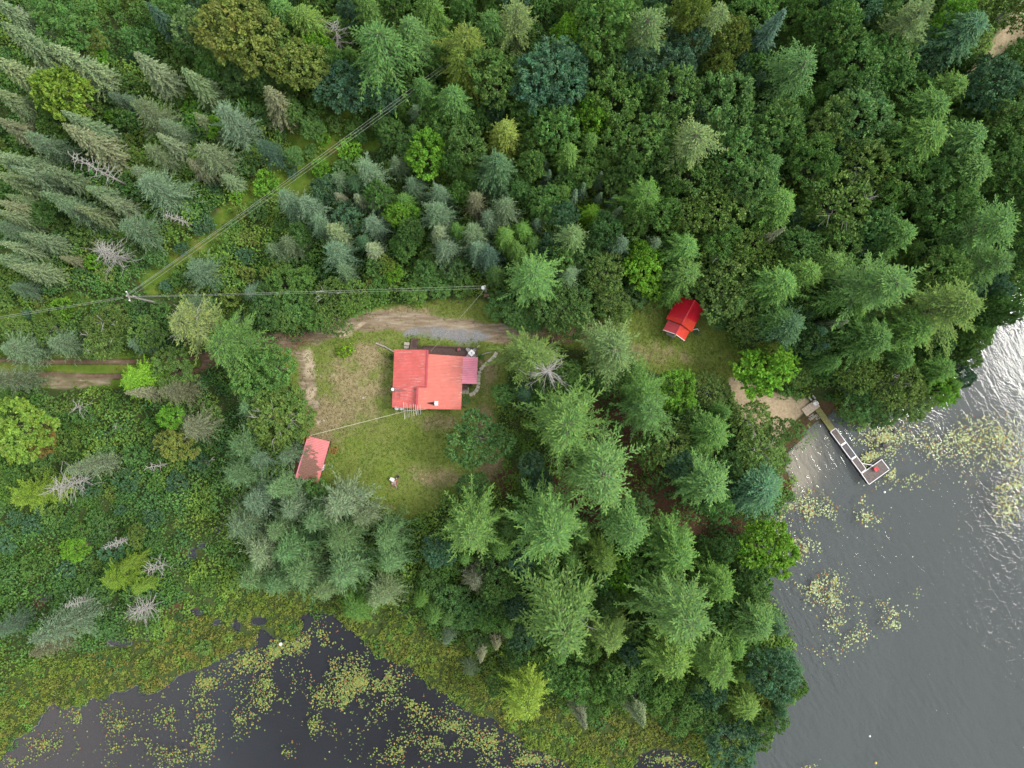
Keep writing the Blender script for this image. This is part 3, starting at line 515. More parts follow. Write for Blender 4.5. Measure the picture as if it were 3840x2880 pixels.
# kind, x, y (tip or crown centre in photo pixels), height, crown radius px, colour
TREES = '''
S -20 0 14 55 s;S 18 102 16 66 s;S 229 187 16 66 s;S 519 223 13 62 s;S 561 24 12 50 t;S 705 271 13 58 s;S 0 229 17 72 s;S 78 410 10 38 s;S 0 452 12 55 o;S 259 428 14 55 s
S 265 491 15 62 o;F 115 512 13 66 b;S 54 585 12 46 s;S 60 627 15 52 s;S 0 651 13 55 s;S 169 633 14 50 s;F 537 404 13 72 s;S 603 513 11 46 s;F 609 458 12 50 s;S 742 437 10 42 s
F 844 428 14 88 b;F 766 561 13 72 s;F 573 567 11 56 s;S 706 603 10 42 o;S 844 663 7 36 s;F 513 645 9 52 s;F 555 694 13 88 b;S 175 730 12 48 b;S 338 705 10 46 b;F 235 778 13 62 b
S 398 745 12 52 s;S 295 778 12 46 s;F 476 850 11 74 b;S 0 754 11 45 o;S 42 736 9 36 s;S 6 799 11 40 s;F 0 845 10 58 b;S 90 880 13 42 s;S 9 911 13 42 s;S 235 965 7 26 o
S 54 998 13 56 s;F 60 1075 8 44 b;S -40 340 15 60 s;S -60 560 14 55 s;S -30 960 13 45 b;F 430 360 7 40 b;F 480 372 6 34 b
M 255 345 12 90 n;D 241 66 9 108 g;D 362 163 5 42 y;U 543 169 5 50 l;O 754 115 11 72 p;D 905 140 15 140 w;D 223 458 7 62 g;D 169 808 5 44 g;M 814 476 6 40 m;U 518 724 4 34 l
D 840 30 10 60 d;D 980 190 10 60 d;D 800 250 6 55 g;D 900 300 6 60 d;D 640 60 7 60 g;D 960 20 11 60 g;D 700 180 7 40 g;D 1010 300 8 50 d
H 1139 54 14 90 v;H 1050 40 13 75 l;D 1199 180 10 52 m;D 1139 265 12 88 w;D 1072 200 11 60 v;D 1290 338 10 88 k;S 1151 215 8 28 t;P 1415 110 20 150 l;H 1543 121 17 88 l;H 1374 10 15 60 g
P 1754 139 18 108 y;H 1832 90 17 78 l;D 1862 300 14 100 g;H 1700 360 15 88 l;H 1585 330 12 66 l;H 1603 36 16 85 g;P 1935 40 18 100 p;H 1725 225 16 70 y;F 1560 420 9 45 b;H 1892 490 13 68 y
D 1754 555 11 72 g;D 1603 591 10 80 m;D 1476 500 7 48 d;H 1862 620 15 85 k;F 1368 625 13 76 b;F 1259 670 10 46 b;S 1259 728 9 38 o;S 1344 738 9 44 s;F 1458 742 8 36 b;F 1400 760 8 36 b
F 1482 605 9 42 b;F 1543 693 9 50 b;F 1645 712 12 60 b;F 1639 786 13 76 b;S 1640 850 13 58 s;F 1778 740 12 52 o;F 1886 765 13 70 b;F 1778 850 13 66 b;F 1826 808 11 54 b;F 1663 930 12 72 b
F 1784 916 11 60 b;F 1844 950 12 62 t;D 1506 808 8 56 m;F 1060 745 12 60 b;F 1145 770 12 70 b;F 1181 826 11 60 b;S 1241 855 12 64 s;F 1392 838 11 60 b;F 1253 935 12 70 b;S 1386 925 11 52 s
F 1072 905 10 50 s;F 1018 925 9 42 b;S 995 345 13 62 o;F 990 545 10 50 t;D 1175 482 5 46 l;D 1434 470 6 38 d;D 1090 416 6 42 g;D 1109 590 4 36 l;U 1190 400 5 34 g;U 1362 519 3 20 l
D 2066 290 15 116 k;D 2259 90 17 100 g;D 2133 157 12 56 m;D 2175 225 10 38 m;P 2446 100 20 105 p;D 2579 72 16 62 w;P 2705 30 18 76 p;D 2717 163 14 58 y;D 2681 277 13 42 y;D 2579 185 12 72 k
D 2507 259 13 82 k;S 2941 36 20 66 t;D 2814 60 12 72 g;D 2965 84 12 50 g;D 2290 285 12 70 g;D 2374 275 13 60 k;D 2302 374 14 92 g;D 2386 345 13 62 g;D 2519 355 15 76 g;D 2718 405 15 105 l
P 3008 230 18 115 l;D 2905 495 14 86 g;H 2211 440 12 62 m;D 2090 490 12 80 g;H 2133 570 12 62 g;H 2223 535 12 52 l;H 2295 545 11 50 g;D 2410 543 13 96 g;P 2597 520 19 112 p;D 2754 595 13 90 g
H 2585 665 13 72 l;H 2892 625 14 68 l;H 2808 708 14 82 l;H 2929 755 14 84 l;P 2416 720 15 88 g;S 2054 650 8 25 b;S 2048 605 7 20 b;S 2157 722 9 26 b;S 2259 648 9 26 b;S 2253 728 8 24 b
S 2187 685 9 28 b;S 2308 738 8 24 b;S 2326 780 9 30 b;S 2142 765 8 22 b;F 2018 826 9 36 b;S 2098 665 7 20 b;H 2223 800 7 46 m;F 2145 876 14 88 p;H 2271 865 11 52 d;F 2326 915 12 52 b
F 2470 915 11 48 b;D 2404 959 9 42 m;O 2681 790 12 80 v;O 2579 812 12 60 v;H 2573 925 12 82 g;D 2693 917 11 70 g;O 2784 929 11 60 v;S 2935 862 16 32 o;D 2965 925 12 70 d
H 2050 760 10 55 g;H 2360 640 12 45 g;D 2190 650 9 50 g;H 2480 800 12 60 g;H 2100 810 10 45 k;H 2380 850 11 48 g;H 2660 670 12 55 g;D 2010 560 9 50 g;H 1990 640 11 50 g
D 3184 36 13 85 k;D 3111 121 15 80 g;D 3190 253 15 98 g;D 3310 241 14 90 g;P 3431 60 20 108 p;D 3540 103 14 62 m;H 3642 100 17 98 k;O 3785 36 14 76 v;H 3564 325 14 82 g;D 3425 338 11 48 l
H 3479 400 17 108 g;D 3220 440 15 92 l;D 3081 482 13 74 v;D 3702 325 15 76 k;D 3805 253 15 80 g;D 3793 422 15 90 g;H 3491 527 18 118 g;H 3642 535 18 98 l;H 3775 620 17 100 l;H 3654 639 17 108 l
H 3340 494 14 62 d;H 3021 630 15 80 l;F 3105 645 12 42 s;O 3232 633 13 86 v;D 3371 669 14 86 g;O 3141 772 13 108 v;H 3521 770 16 96 g;H 3642 785 13 42 g;H 3383 885 16 82 l;H 3274 862 13 66 l
D 3129 917 11 76 g;P 3752 830 20 130 l;H 3470 650 15 60 d;H 3850 520 15 80 g;D 3300 110 13 60 d;D 3390 440 12 50 g;H 3850 740 15 80 g;D 3300 760 12 60 g;D 3440 750 12 50 d;H 3200 720 12 50 d
P 3340 1070 24 150 l;P 3630 1143 22 132 a;H 2930 1060 16 98 g;H 3021 1010 16 80 g;O 2876 990 10 72 v;H 3111 986 14 70 g;D 3503 1008 14 78 g;P 3760 985 17 90 l;H 2960 1228 15 92 k;S 3184 1209 14 34 s
S 3099 1300 11 32 t;H 3286 1275 17 108 d;H 3443 1240 17 98 g;D 3594 1300 8 50 g;H 3533 1384 12 80 g;O 3214 1396 10 74 v;O 3340 1444 10 84 v;D 3413 1511 8 70 v;D 3521 1468 9 56 m;D 3225 1520 8 62 d
H 3122 1350 11 54 d;M 2868 1372 9 104 m;O 2988 1412 5 40 v;H 2866 1840 12 116 k;H 3130 1130 14 60 d;H 3220 1170 14 60 g;D 3040 1290 9 60 d;H 3600 1010 14 60 g;H 3390 1350 13 70 d;D 3300 1560 7 50 d
H 2760 1130 11 50 d;P 2000 1025 16 112 l;O 2108 1155 7 82 d;O 2262 1030 8 62 v;O 2289 1131 6 60 v;F 2139 1020 11 60 b;D 2405 1010 8 66 m;H 2573 1028 11 85 g;H 2525 1100 8 50 g;O 2705 980 10 70 v
O 2723 1095 11 92 v;O 2802 1221 8 62 v;H 2916 1203 14 80 d;D 2868 1300 10 34 y;P 2305 1312 17 122 p;P 1990 1335 17 122 a;P 2416 1470 15 92 g;D 2530 1462 9 74 m;O 2663 1475 5 66 v;P 2120 1600 22 150 l
P 2277 1782 22 150 l;P 2446 1541 18 108 l;O 2512 1655 9 78 v;O 2434 1680 8 60 g;H 2675 1631 15 100 g;H 2651 1818 16 112 l;O 2814 1577 7 78 v;O 2922 1619 7 54 v;O 2844 1691 7 90 v;O 2808 1752 7 62 v
D 2018 1800 7 55 k;D 2115 1410 12 60 g;H 2170 1500 10 50 d;O 1800 1640 9 108 l;D 1885 1480 6 42 d;D 1770 1820 6 55 d;D 2200 1420 8 40 d;D 2560 1560 8 45 d;D 2730 1730 8 50 d
P 2060 2015 22 145 l;P 1766 1995 19 128 l;P 2362 1985 19 112 l;H 2543 2079 15 110 g;P 2265 2109 14 68 v;D 2340 2121 8 40 m;P 2579 2326 23 155 l;P 2120 2338 24 175 a;P 2290 2410 15 85 a;H 2705 2200 14 84 g
H 2844 2350 15 104 l;H 2525 2483 17 104 v;P 2693 2520 17 106 g;D 2885 2531 12 84 k;O 2917 2598 6 44 w;H 2802 2650 10 84 v;D 2736 2785 9 92 k;O 2838 2760 7 44 v;S 2175 2724 13 38 o;S 2410 2718 14 50 s
D 2332 2519 9 62 g;D 2151 2561 8 60 g;D 2464 2604 8 60 g;D 2573 2630 8 55 g;D 2392 2586 8 55 d;M 2868 2043 9 104 m;D 2314 2181 8 40 m;H 2440 2220 12 60 d;H 2200 2230 12 55 g;D 2850 2640 7 40 w;D 2050 2520 8 60 g
D 2250 2560 8 50 g;D 2640 2700 7 50 d;D 2430 2390 9 55 d;H 2760 2440 12 60 g;D 2400 1900 9 45 d;H 2170 1700 12 50 d;D 1930 2180 7 60 d;D 2200 2650 6 45 g;D 1920 2060 8 50 d;H 1880 2060 12 65 g
F 1072 1916 11 84 b;F 1259 1905 14 110 s;F 1072 2079 13 98 f;F 1271 2031 14 96 f;F 1434 2020 11 90 f;F 1271 2151 14 106 f;F 1108 2163 14 106 f;F 1446 2121 12 80 f;H 1332 2285 9 74 g;F 1422 2242 12 82 s
F 1211 2225 12 72 p;F 900 1980 12 92 b;F 950 2090 13 96 s;F 935 2180 11 78 f;F 920 1525 8 72 f;F 904 1674 12 88 f;F 874 1776 12 88 f;F 947 1885 12 88 b;F 960 1720 12 66 b;D 1050 1565 9 104 v
D 940 1396 9 84 g;D 1020 1380 10 80 g;O 1036 1661 8 60 v;F 1060 1704 10 58 b;F 1040 1830 12 74 f;D 1196 1838 5 44 g;F 1170 1960 13 80 f;F 1020 2000 12 70 p;F 1010 2200 12 70 f;F 1350 1950 12 70 s
S 1802 2471 10 34 o;S 1862 2420 9 38 o;F 1675 2400 7 32 b;F 1778 2181 10 72 o;F 1760 2519 6 34 s;D 1693 2242 7 60 d;D 1760 2300 7 55 d;D 1620 2160 6 50 d;D 1680 2120 6 45 g;D 1850 2270 7 50 d;P 1985 2660 18 104 n
D 1880 2560 7 46 g;D 1800 2400 5 40 d;D 1940 2460 8 45 d;F 735 1020 9 78 b;P 681 1209 18 105 q;P 832 1285 14 118 l;F 720 1140 7 44 b;F 886 1203 6 36 b;F 929 1095 7 44 b;F 507 1288 8 50 b
F 200 1288 9 62 b;F 40 1305 10 78 b;O 392 1285 7 70 v;O 422 1215 7 68 v;O 193 1233 6 58 v;O 72 1233 6 50 v;O 573 1250 7 58 v;H 501 1420 10 74 m;D 651 1384 7 74 v;S 495 1475 13 38 o
F 621 1463 13 58 o;F -30 1430 14 62 s;D 30 1510 6 55 g;D 78 1601 11 108 n;F 283 1746 14 58 s;P 70 1865 12 62 n;P 160 1845 10 48 n;F 712 1601 9 68 o;D 651 1565 7 44 m;D 675 1661 6 68 w
D 160 1650 5 50 r;D 289 2055 6 44 m;D 518 1995 6 28 y;P 422 2180 8 62 n;P 470 2120 8 38 n;P 500 2218 8 36 n;F 145 2387 17 84 b;F 133 2441 11 56 o;F -20 2375 11 50 b
O 1240 1110 6 60 v;O 1330 1120 6 55 v;D 1120 1150 5 60 g;D 1190 1180 5 65 g;D 1070 1200 5 50 g;O 1260 1195 5 60 v;D 1480 1030 5 38 m;F 1290 1010 9 50 b;D 1420 1070 4 40 g;D 1560 1090 4 45 g
D 1650 1080 4 42 g;D 1740 1070 4 44 g;D 1880 1150 4 50 d;D 1930 1180 5 45 d;D 1060 1070 6 60 g;D 1130 1050 6 46 g;D 1600 1020 6 46 d;D 1000 1170 7 55 d;D 1700 1010 6 50 d;M 1445 1005 6 34 y;U 1393 1072 4 24 r
D 2440 1075 6 44 m;D 2380 1110 4 40 l;D 2680 1190 5 38 d;D 2330 1180 4 34 v;D 1980 1200 4 45 d;D 1620 960 6 40 g;D 1420 1000 6 40 g;D 1000 1110 5 40 g
'''
# leaning or standing dead wood: tip, base (photo px), height, spread px, number of branches
SNAGS = [(265, 585, 500, 705, 17, 42, 46), (615, 803, 745, 855, 11, 26, 40), (65, 25, 106, 56, 9, 14, 14), (1250, 85, 1287, 215, 12, 62, 46), (372, 935, 486, 985, 11, 74, 70), (545, 1755, 640, 1738, 8, 22, 16),
         (386, 2055, 512, 2010, 11, 24, 40), (500, 2300, 592, 2262, 8, 66, 60), (241, 2275, 365, 2240, 12, 22, 50), (190, 1838, 372, 1784, 14, 74, 60), (434, 1600, 440, 1604, 4, 22, 16), (285, 1520, 330, 1545, 6, 56, 16),
         (2057, 1388, 2045, 1404, 19, 100, 60), (548, 2140, 640, 2110, 9, 46, 26), (795, 1720, 765, 1745, 3, 30, 8)]

# ------------------------------------------------------------------ telling the trees apart in words
MARKS = [('the red roofed house', 1590, 1430), ('the rust-stained woodshed', 1170, 1720), ('the bright red cabin', 2560, 1190), ('the L-shaped dock', 3210, 1680), ('the big utility pole', 480, 1110),
         ('the transformer pole', 1818, 1075), ('the fire pit', 1478, 1810), ('the sandy clearing', 3740, 180), ('the fallen bleached snag', 380, 645), ('the dead-topped pine', 2057, 1390),
         ('the mossy clearing', 1283, 500), ('the round lime green maple', 2868, 1372), ('the half-bare birch', 3141, 772), ('the yellow-green pond maple', 255, 345), ('the lily pond', 1250, 2560),
         ('the shoreline lime maple', 2868, 2043), ('the blue-green domed tree', 2066, 290), ('the two-track driveway', 300, 1385), ('the lone grey spruce', 519, 223), ('the bottom right shore', 2860, 2700), ('the top edge middle', 1900, 0), ('the marsh edge', 500, 2450), ('the right frame edge', 3820, 560)]
DIRS = ['right of', 'upper right of', 'above', 'upper left of', 'left of', 'lower left of', 'below', 'lower right of']
ORD = ['nearest', 'second', 'third', 'fourth', 'fifth', 'sixth', 'seventh', 'eighth', 'ninth', 'tenth', 'eleventh', 'twelfth']
def where(px, py):
    m = min(MARKS, key=lambda k: (k[1] - px) ** 2 + (k[2] - py) ** 2); d = math.hypot(m[1] - px, m[2] - py)
    a = DIRS[int(round(math.atan2(-(py - m[2]), px - m[1]) / (PI / 4))) % 8]
    return m[0], a, d
PENDING = {}
def name_later(objs, desc, px, py):
    m, a, d = where(px, py); PENDING.setdefault((desc, m, a), []).append((d, objs))
def flush_labels():
    for (desc, m, a), L in PENDING.items():
        L.sort(key=lambda t: t[0])
        for i, (d, o) in enumerate(L):
            o['label'] = f'{desc} {a} {m}' if len(L) == 1 else f'{desc}, {ORD[min(i, 11)]} out {a} {m}'

crowns = []        # (x, y, z, r) for the infill and undergrowth
def plant(code, x, y, gz, h, r, colr, rot, px, py, word=None):
    R = random.Random(int(px * 7 + py * 13)); sp = SPEC['Q' if code == 'P' and R.random() < .35 else code]; cm, tm = sp['vs'][R.randrange(len(sp['vs']))]
    root = bpy.data.objects.new(sp['kind'], None); col.objects.link(root); root.location = (x, y, gz); root.rotation_euler = (R.gauss(0, .02), R.gauss(0, .02), rot)
    root.scale = (r / sp['r'], r / sp['r'] * R.uniform(.92, 1.08), h / sp['h'])
    c, wd = COLS[colr]; v = R.uniform(.84, 1.18)
    for nm, me in (('crown', cm), ('trunk', tm)):
        o = bpy.data.objects.new(nm, me); col.objects.link(o); o.parent = root
        if nm == 'crown': o.color = (c[0] * v * R.uniform(.93, 1.07), c[1] * v, c[2] * v * R.uniform(.9, 1.1), 1)
    tag(root, None, sp['cat'], {'spruce_tree': 'spruces', 'tamarack_tree': 'tamaracks', 'white_pine': 'tall pines', 'hemlock_tree': 'hemlocks', 'broadleaf_tree': 'leafy trees', 'maple_tree': 'maples', 'birch_tree': 'birches', 'shrub': 'shrubs'}[sp['kind']])
    ratio = h / (2 * r); form = {'spruce_tree': 'pointed spruce', 'tamarack_tree': 'feathery tamarack', 'white_pine': 'star-shaped pine', 'hemlock_tree': 'shaggy hemlock', 'broadleaf_tree': 'leafy tree', 'maple_tree': 'broad maple', 'birch_tree': 'fine-leaved birch', 'shrub': 'shrub'}[sp['kind']]
    big = r / sp['r']; size = 'large ' if big > 1.12 else ('small ' if big < .72 else '')
    name_later(root, f'{size}{wd} {form}', px, py); crowns.append((x, y, gz + h, r)); return root

def tree_rows():
    for row in TREES.replace('\n', ';').split(';'):
        if row.strip():
            k, x, y, h, r, c = row.split(); yield k, float(x), float(y), float(h), float(r), c
for k, px, py, h, rp, c in tree_rows():
    if px > 1900 and py < 1000:
        if k == 'H' and int(px + py) % 5 < 2: k = 'D'
        if c == 'l' and k in 'DH' and int(px) % 2: c = 'g'
    if k in 'DMOU': zz = h * .75
    elif k == 'P': zz = h * .93
    elif k == 'H': zz = h * .88
    elif k == 'F': zz = h * .9
    else: zz = h * .97
    p = P(px, py, zz); g = max(.05, hz(p.x, p.y)); kz = (CAMH - h * .6) / CAMH
    r = rp * S0 * kz * (1.12 if k in 'PH' else 1.0) * (1.1 if px > 1900 and py < 1250 and k in 'DHO' else 1)
    plant(k, p.x, p.y, g, h, r, c, random.uniform(0, 6.28), px, py)

# ---- dead trees
def snag(tx, ty, bx, by, h, spread, nb, i):
    base = P(bx, by, .5); tipv = P(tx, ty, h); R = random.Random(i + 50)
    base.z = max(0, hz(base.x, base.y))
    root = empty('dead_tree', base, None, 'dead tree', 'bleached dead trees'); axis = tipv - base; L = axis.length; r0 = .11 + L * .006
    tr = MB(); br = MB(); pts = [base + axis * t + Vector((R.gauss(0, .05), R.gauss(0, .05), 0)) for t in (0, .25, .5, .75, 1)]
    pts[0].z -= .4; tr.tube(pts, [r0, r0 * .8, r0 * .6, r0 * .4, .03], 7); tr.build('trunk', DEAD, root)
    for k in range(nb):
        t = .3 + .68 * (k + R.random()) / nb if L > 5 else R.random() * .9 + .1
        p = base + axis * t; a = k * 2.4 + R.gauss(0, .3); l = spread * S0 * (.5 + .6 * R.random()) * (1.15 - .65 * t)
        d = Vector((math.cos(a), math.sin(a), R.uniform(-.05, .45))); q1 = p + d * l * .5 + Vector((0, 0, R.uniform(-.1, .1) * l)); q2 = q1 + (d + Vector((R.gauss(0, .35), R.gauss(0, .35), R.gauss(0, .2)))) * l * .5
        br.tube([p, q1, q2], [.055, .038, .018], 4)
        for s in range(3):
            f = R.random(); m = p.lerp(q1, f) if s == 0 else q1.lerp(q2, f); d2 = Vector((d.x + R.gauss(0, .7), d.y + R.gauss(0, .7), R.gauss(0, .4))) * l * .28; br.tube([m, m + d2], [.028, .014], 3)
    br.build('branches', DEAD, root)
    long = math.hypot(tx - bx, ty - by) > 60
    name_later(root, ('leaning bleached dead tree with short bare branches' if long else 'bleached dead tree top with spreading bare branches'), (tx + bx) / 2, (ty + by) / 2)
for i, s in enumerate(SNAGS): snag(*s, i)

# bare limbs showing in live crowns: a part of that tree
def bare_limbs(px, py, h, rp, n, seed):
    p = P(px, py, h * .85); best = min([o for o in col.objects if o.parent is None and o.get('category') in ('birch', 'leafy tree', 'hemlock', 'pine')], key=lambda o: (o.location.x - p.x) ** 2 + (o.location.y - p.y) ** 2)
    R = random.Random(seed); b = MB(); c = Vector((0, 0, h * .55))
    for k in range(n):
        a = R.random() * 6.28; l = rp * S0 * R.uniform(.5, 1); e = Vector((math.cos(a) * l, math.sin(a) * l, h * .98)); m = c.lerp(e, .5) + Vector((0, 0, .2 * l)) + Vector((R.gauss(0, .3), R.gauss(0, .3), 0))
        b.tube([c, m, e], [.10, .07, .03], 5)
        for s in range(5):
            q = m.lerp(e, R.random()); b.tube([q, q + Vector((math.cos(a) + R.gauss(0, .8), math.sin(a) + R.gauss(0, .8), R.gauss(.2, .2))) * l * .22], [.035, .015], 3)
    me = bpy.data.meshes.new('bare_limbs'); sc_ = best.scale
    me.from_pydata([(x / sc_[0], y / sc_[1], z / sc_[2]) for x, y, z in b.v], [], b.f); me.materials.append(DEAD); o = bpy.data.objects.new('bare_limbs', me); col.objects.link(o); o.parent = best
for q in [(690, 1215, 15, 70, 9, 12), (2110, 2330, 21, 90, 8, 13), (3110, 790, 13, 90, 9, 1), (1040, 1560, 9.6, 80, 10, 2), (400, 1290, 7.4, 60, 4, 3), (3340, 1440, 10.4, 60, 6, 4), (390, 1240, 7.4, 40, 3, 5), (2814, 1590, 7.4, 50, 4, 6), (2844, 1700, 7.5, 60, 4, 7), (1240, 1130, 6.4, 50, 4, 8), (3370, 1500, 8.5, 50, 5, 9), (1800, 1590, 9.3, 40, 3, 10), (2700, 1030, 10.6, 60, 4, 11)]: bare_limbs(*q)
# ------------------------------------------------------------------ smaller trees filling the closed forest
FOREST = [[(960, -120), (3500, -150), (3560, 250), (3650, 330), (4000, 200), (4000, 900), (3780, 1060), (3500, 1450), (3200, 1540), (3120, 1480), (2900, 1260), (2750, 1220), (2660, 1100), (2560, 1060), (2350, 1150), (1950, 1150), (1830, 1050), (1560, 960), (1300, 960), (1060, 880), (1300, 690), (1480, 600), (1460, 420), (1180, 390), (1060, 300)],
          [(1930, 1330), (2320, 1330), (2560, 1420), (2700, 1500), (2760, 1900), (2830, 2150), (2900, 2300), (2930, 2560), (2820, 2700), (2500, 2640), (2150, 2560), (1900, 2330), (1560, 2250), (1650, 2000), (1780, 1930), (1930, 1850), (1980, 1600)]]
def infill():
    R = random.Random(5); pts = []
    for x0 in range(900, 4000, 52):
        for y0 in range(-130, 2750, 52):
            pts.append((x0 + R.uniform(-22, 22), y0 + R.uniform(-22, 22)))
    for px, py in pts:
        h = R.uniform(7, 10.5); p = P(px, py, h); X = np.array([p.x]); Y = np.array([p.y])
        if max(sdist(X, Y, f)[0] for f in FOREST) < .5: continue
        if abs(px - 3050) < 75 and 1430 < py < 1620: continue
        if shore(X, Y)[0] > -1.5 or sdist(X, Y, YARD)[0] > -2.5 or sdist(X, Y, NEEDLE)[0] > 0: continue
        ok = True
        for cx, cy, cz, cr in crowns:
            kk = (CAMH - h) / (CAMH - cz * .75)
            if math.hypot(cx * kk - p.x, cy * kk - p.y) < cr * .66 + .8: ok = False; break
        if ok: plant(R.choice('DDHHD'), p.x, p.y, max(.05, hz(p.x, p.y)), h, R.uniform(1.7, 2.6), R.choice('dgkgg'), R.random() * 6, px, py)
infill()
def shrubs():
    R = random.Random(17); n = 0; spots = []
    for k in range(2600):
        px, py = R.uniform(-60, 1500), R.uniform(-60, 2450); p = P(px, py, 2); X = np.array([p.x]); Y = np.array([p.y])
        th = sdist(X, Y, THICKET)[0] > 1; mead = py < 1200 and px < 1350 and max(sdist(X, Y, f)[0] for f in FOREST) < 0
        if not (th or mead or (py < 1400 and px < 900) or (1050 < py < 1160 and px < 1780)): continue
        if shore(X, Y)[0] > -3 or pdist(X, Y, DRIVE)[0] < 4 or sdist(X, Y, YARD)[0] > -2: continue
        if max(sdist(X, Y, m_)[0] for m_ in MEADOWS) > -1.2 and R.random() > .42: continue
        r = R.uniform(.8, 2.0); h = r * R.uniform(1.3, 2.0)
        if any(math.hypot(a - p.x, b_ - p.y) < (r + c) * .95 for a, b_, c in spots): continue
        if any(math.hypot(cx * (CAMH - h) / (CAMH - cz * .7) - p.x, cy * (CAMH - h) / (CAMH - cz * .7) - p.y) < cr * .8 + r * .5 for cx, cy, cz, cr in crowns): continue
        spots.append((p.x, p.y, r)); n += 1
        plant('U', p.x, p.y, max(.05, hz(p.x, p.y)), h, r, R.choice('gglldvvmyk' if not th else 'gglldvvykk'), R.random() * 6, px, py)
        if n >= 230: break
    print('shrubs', n)
shrubs()
flush_labels()

# ------------------------------------------------------------------ undergrowth: uncountable, one mesh per sort
def clumps(name, n, dens_fn, rad, hgt, per, L, W, pal_fn, label, cat, seed, bounds=(-112, 112, -86, 86)):
    R = np.random.default_rng(seed); x = R.uniform(bounds[0], bounds[1], n); y = R.uniform(bounds[2], bounds[3], n)
    keep = R.random(n) < dens_fn(x, y); x = x[keep]; y = y[keep]; m = len(x); z = np.maximum(height(x, y), -.1)
    hs = hgt(x, y) * (.6 + .8 * R.random(m)); rs = rad * (.6 + .8 * R.random(m)) * (.7 + .3 * np.clip(hs, 0, 2)); c = pal_fn(x, y, R) * (1 + .16 * R.normal(size=(m, 1)))
    v = nrm(R.normal(size=(m, per, 3))); v[..., 2] = np.abs(v[..., 2])
    p = np.stack([x, y, z], 1)[:, None] + v * np.stack([rs, rs, hs], 1)[:, None] * (.75 + .35 * R.random((m, per, 1)))
    nn = nrm(v + np.array([0, 0, .7]) + R.normal(0, .55, v.shape)); d = nrm(np.cross(nn, R.normal(size=v.shape)))
    T = np.repeat(c[:, None], per, 1).reshape(-1, 3) * jit(m * per, R, .09, .04)
    K = kites((p - d * L * .5).reshape(-1, 3), d.reshape(-1, 3), nn.reshape(-1, 3), L * (.7 + .6 * R.random(m * per)), W * (.7 + .6 * R.random(m * per)))
    me = big_mesh(name, K, T, LEAF); o = bpy.data.objects.new(name, me); col.objects.link(o); o.color = (1, 1, 1, 1); tag(o, label, cat, kind='stuff'); return m
def pal(x, y, R, cols, sc=6, seed=0, sharp=1):
    f = fbm(x, y, sc, 3, seed) + .07 * R.normal(size=x.shape) * sharp; f = np.clip((f - .25) / .5, 0, .999) * (len(cols) - 1)
    i = f.astype(int); t = (f - i)[:, None]; C = np.array(cols); return C[i] * (1 - t) + C[i + 1] * t
def marshness(x, y):
    s = shore(x, y); pond = np.maximum(sdist(x, y, POND), sdist(x, y, POND2))
    return sstep(-10, -6.5, pond + 5 * (fbm(x, y, 9, 2, 3) - .5)) * (x < 45)
def free(x, y):
    """1 where undergrowth may stand"""
    lawn, dry, dirt, sand, gravel, meadow, needle, bedv, pale = cover(x, y)
    edge = np.maximum(sdist(x, y, YARD), sdist(x, y, [(2990, 1530), (3062, 1482), (3088, 1520), (3120, 1580), (3030, 1600)]))
    return (1 - np.clip(np.maximum.reduce([sstep(-1.2, .2, edge + 1.6 * (fbm(x, y, 3, 2, 4) - .5)), dirt * 1.2, sstep(3.2, 2.2, pdist(x, y, DRIVE)) * (x < -50), sand * 1.3, gravel, meadow * .93, needle * .62]), 0, 1)) * (shore(x, y) < -.15)
def under_h(x, y):
    return .5 + 3.2 * sstep(.36, .66, .6 * fbm(x, y, 10, 3, 12) + .4 * fbm(x, y, 3.2, 2, 13)) * (1 - marshness(x, y))
GREENS = [(.07, .175, .042), (.10, .225, .045), (.14, .265, .045), (.185, .285, .045), (.115, .24, .05), (.075, .18, .06), (.10, .22, .045)]
ng = clumps('undergrowth', 24000, lambda x, y: free(x, y) * (1 - marshness(x, y) * .8), 1.25, under_h, 56, .42, .25,
       lambda x, y, R: pal(x, y, R, GREENS, 14, 2), 'mixed green shrubs, saplings and ferns covering the ground between trees', 'undergrowth', 21)
MARSH = [(.11, .20, .035), (.16, .23, .035), (.205, .24, .04), (.15, .21, .04), (.23, .21, .05), (.12, .20, .035)]
nm_ = clumps('marsh_plants', 30000, lambda x, y: marshness(x, y) * free(x, y), .5, lambda x, y: .35 + .45 * fbm(x, y, 4, 2, 8), 22, .34, .17,
       lambda x, y, R: pal(x, y, R, MARSH, 7, 6), 'olive and yellow marsh shrubs lining the pond', 'marsh plants', 22, (-112, 60, -86, -10))
def grass_d(x, y):
    lawn, dry, dirt, sand, gravel, meadow, needle, bedv, pale = cover(x, y); return np.clip(meadow * 1.0 + lawn * .12 * (1 - dry), 0, 1) * (dirt < .3) * (shore(x, y) < -.5)
clumps('tall_grass', 16000, grass_d, .45, lambda x, y: .25 + 0 * x, 9, .32, .07, lambda x, y, R: pal(x, y, R, [(.10, .17, .02), (.16, .22, .02), (.25, .22, .04)], 3, 9), 'tufts of bright grass on the open strips', 'grass', 23)
def turf_d(x, y):
    lawn, dry, dirt, sand, gravel, meadow, needle, bedv, pale = cover(x, y); return np.clip(lawn - dirt * .9 - gravel - sand, 0, 1) * (.35 + .65 * fbm(x, y, 2.5, 3, 40))
def turf_c(x, y, R):
    dry = np.clip(cover(x, y)[1] * 1.5 + .25 * R.normal(size=x.shape) - .1, 0, 1)[:, None]
    return pal(x, y, R, [(.10, .18, .03), (.17, .24, .04), (.23, .28, .055)], 2.5, 19) * (1 - dry) + np.array([.33, .27, .15]) * dry * (1 + .2 * R.normal(size=(len(x), 1)))
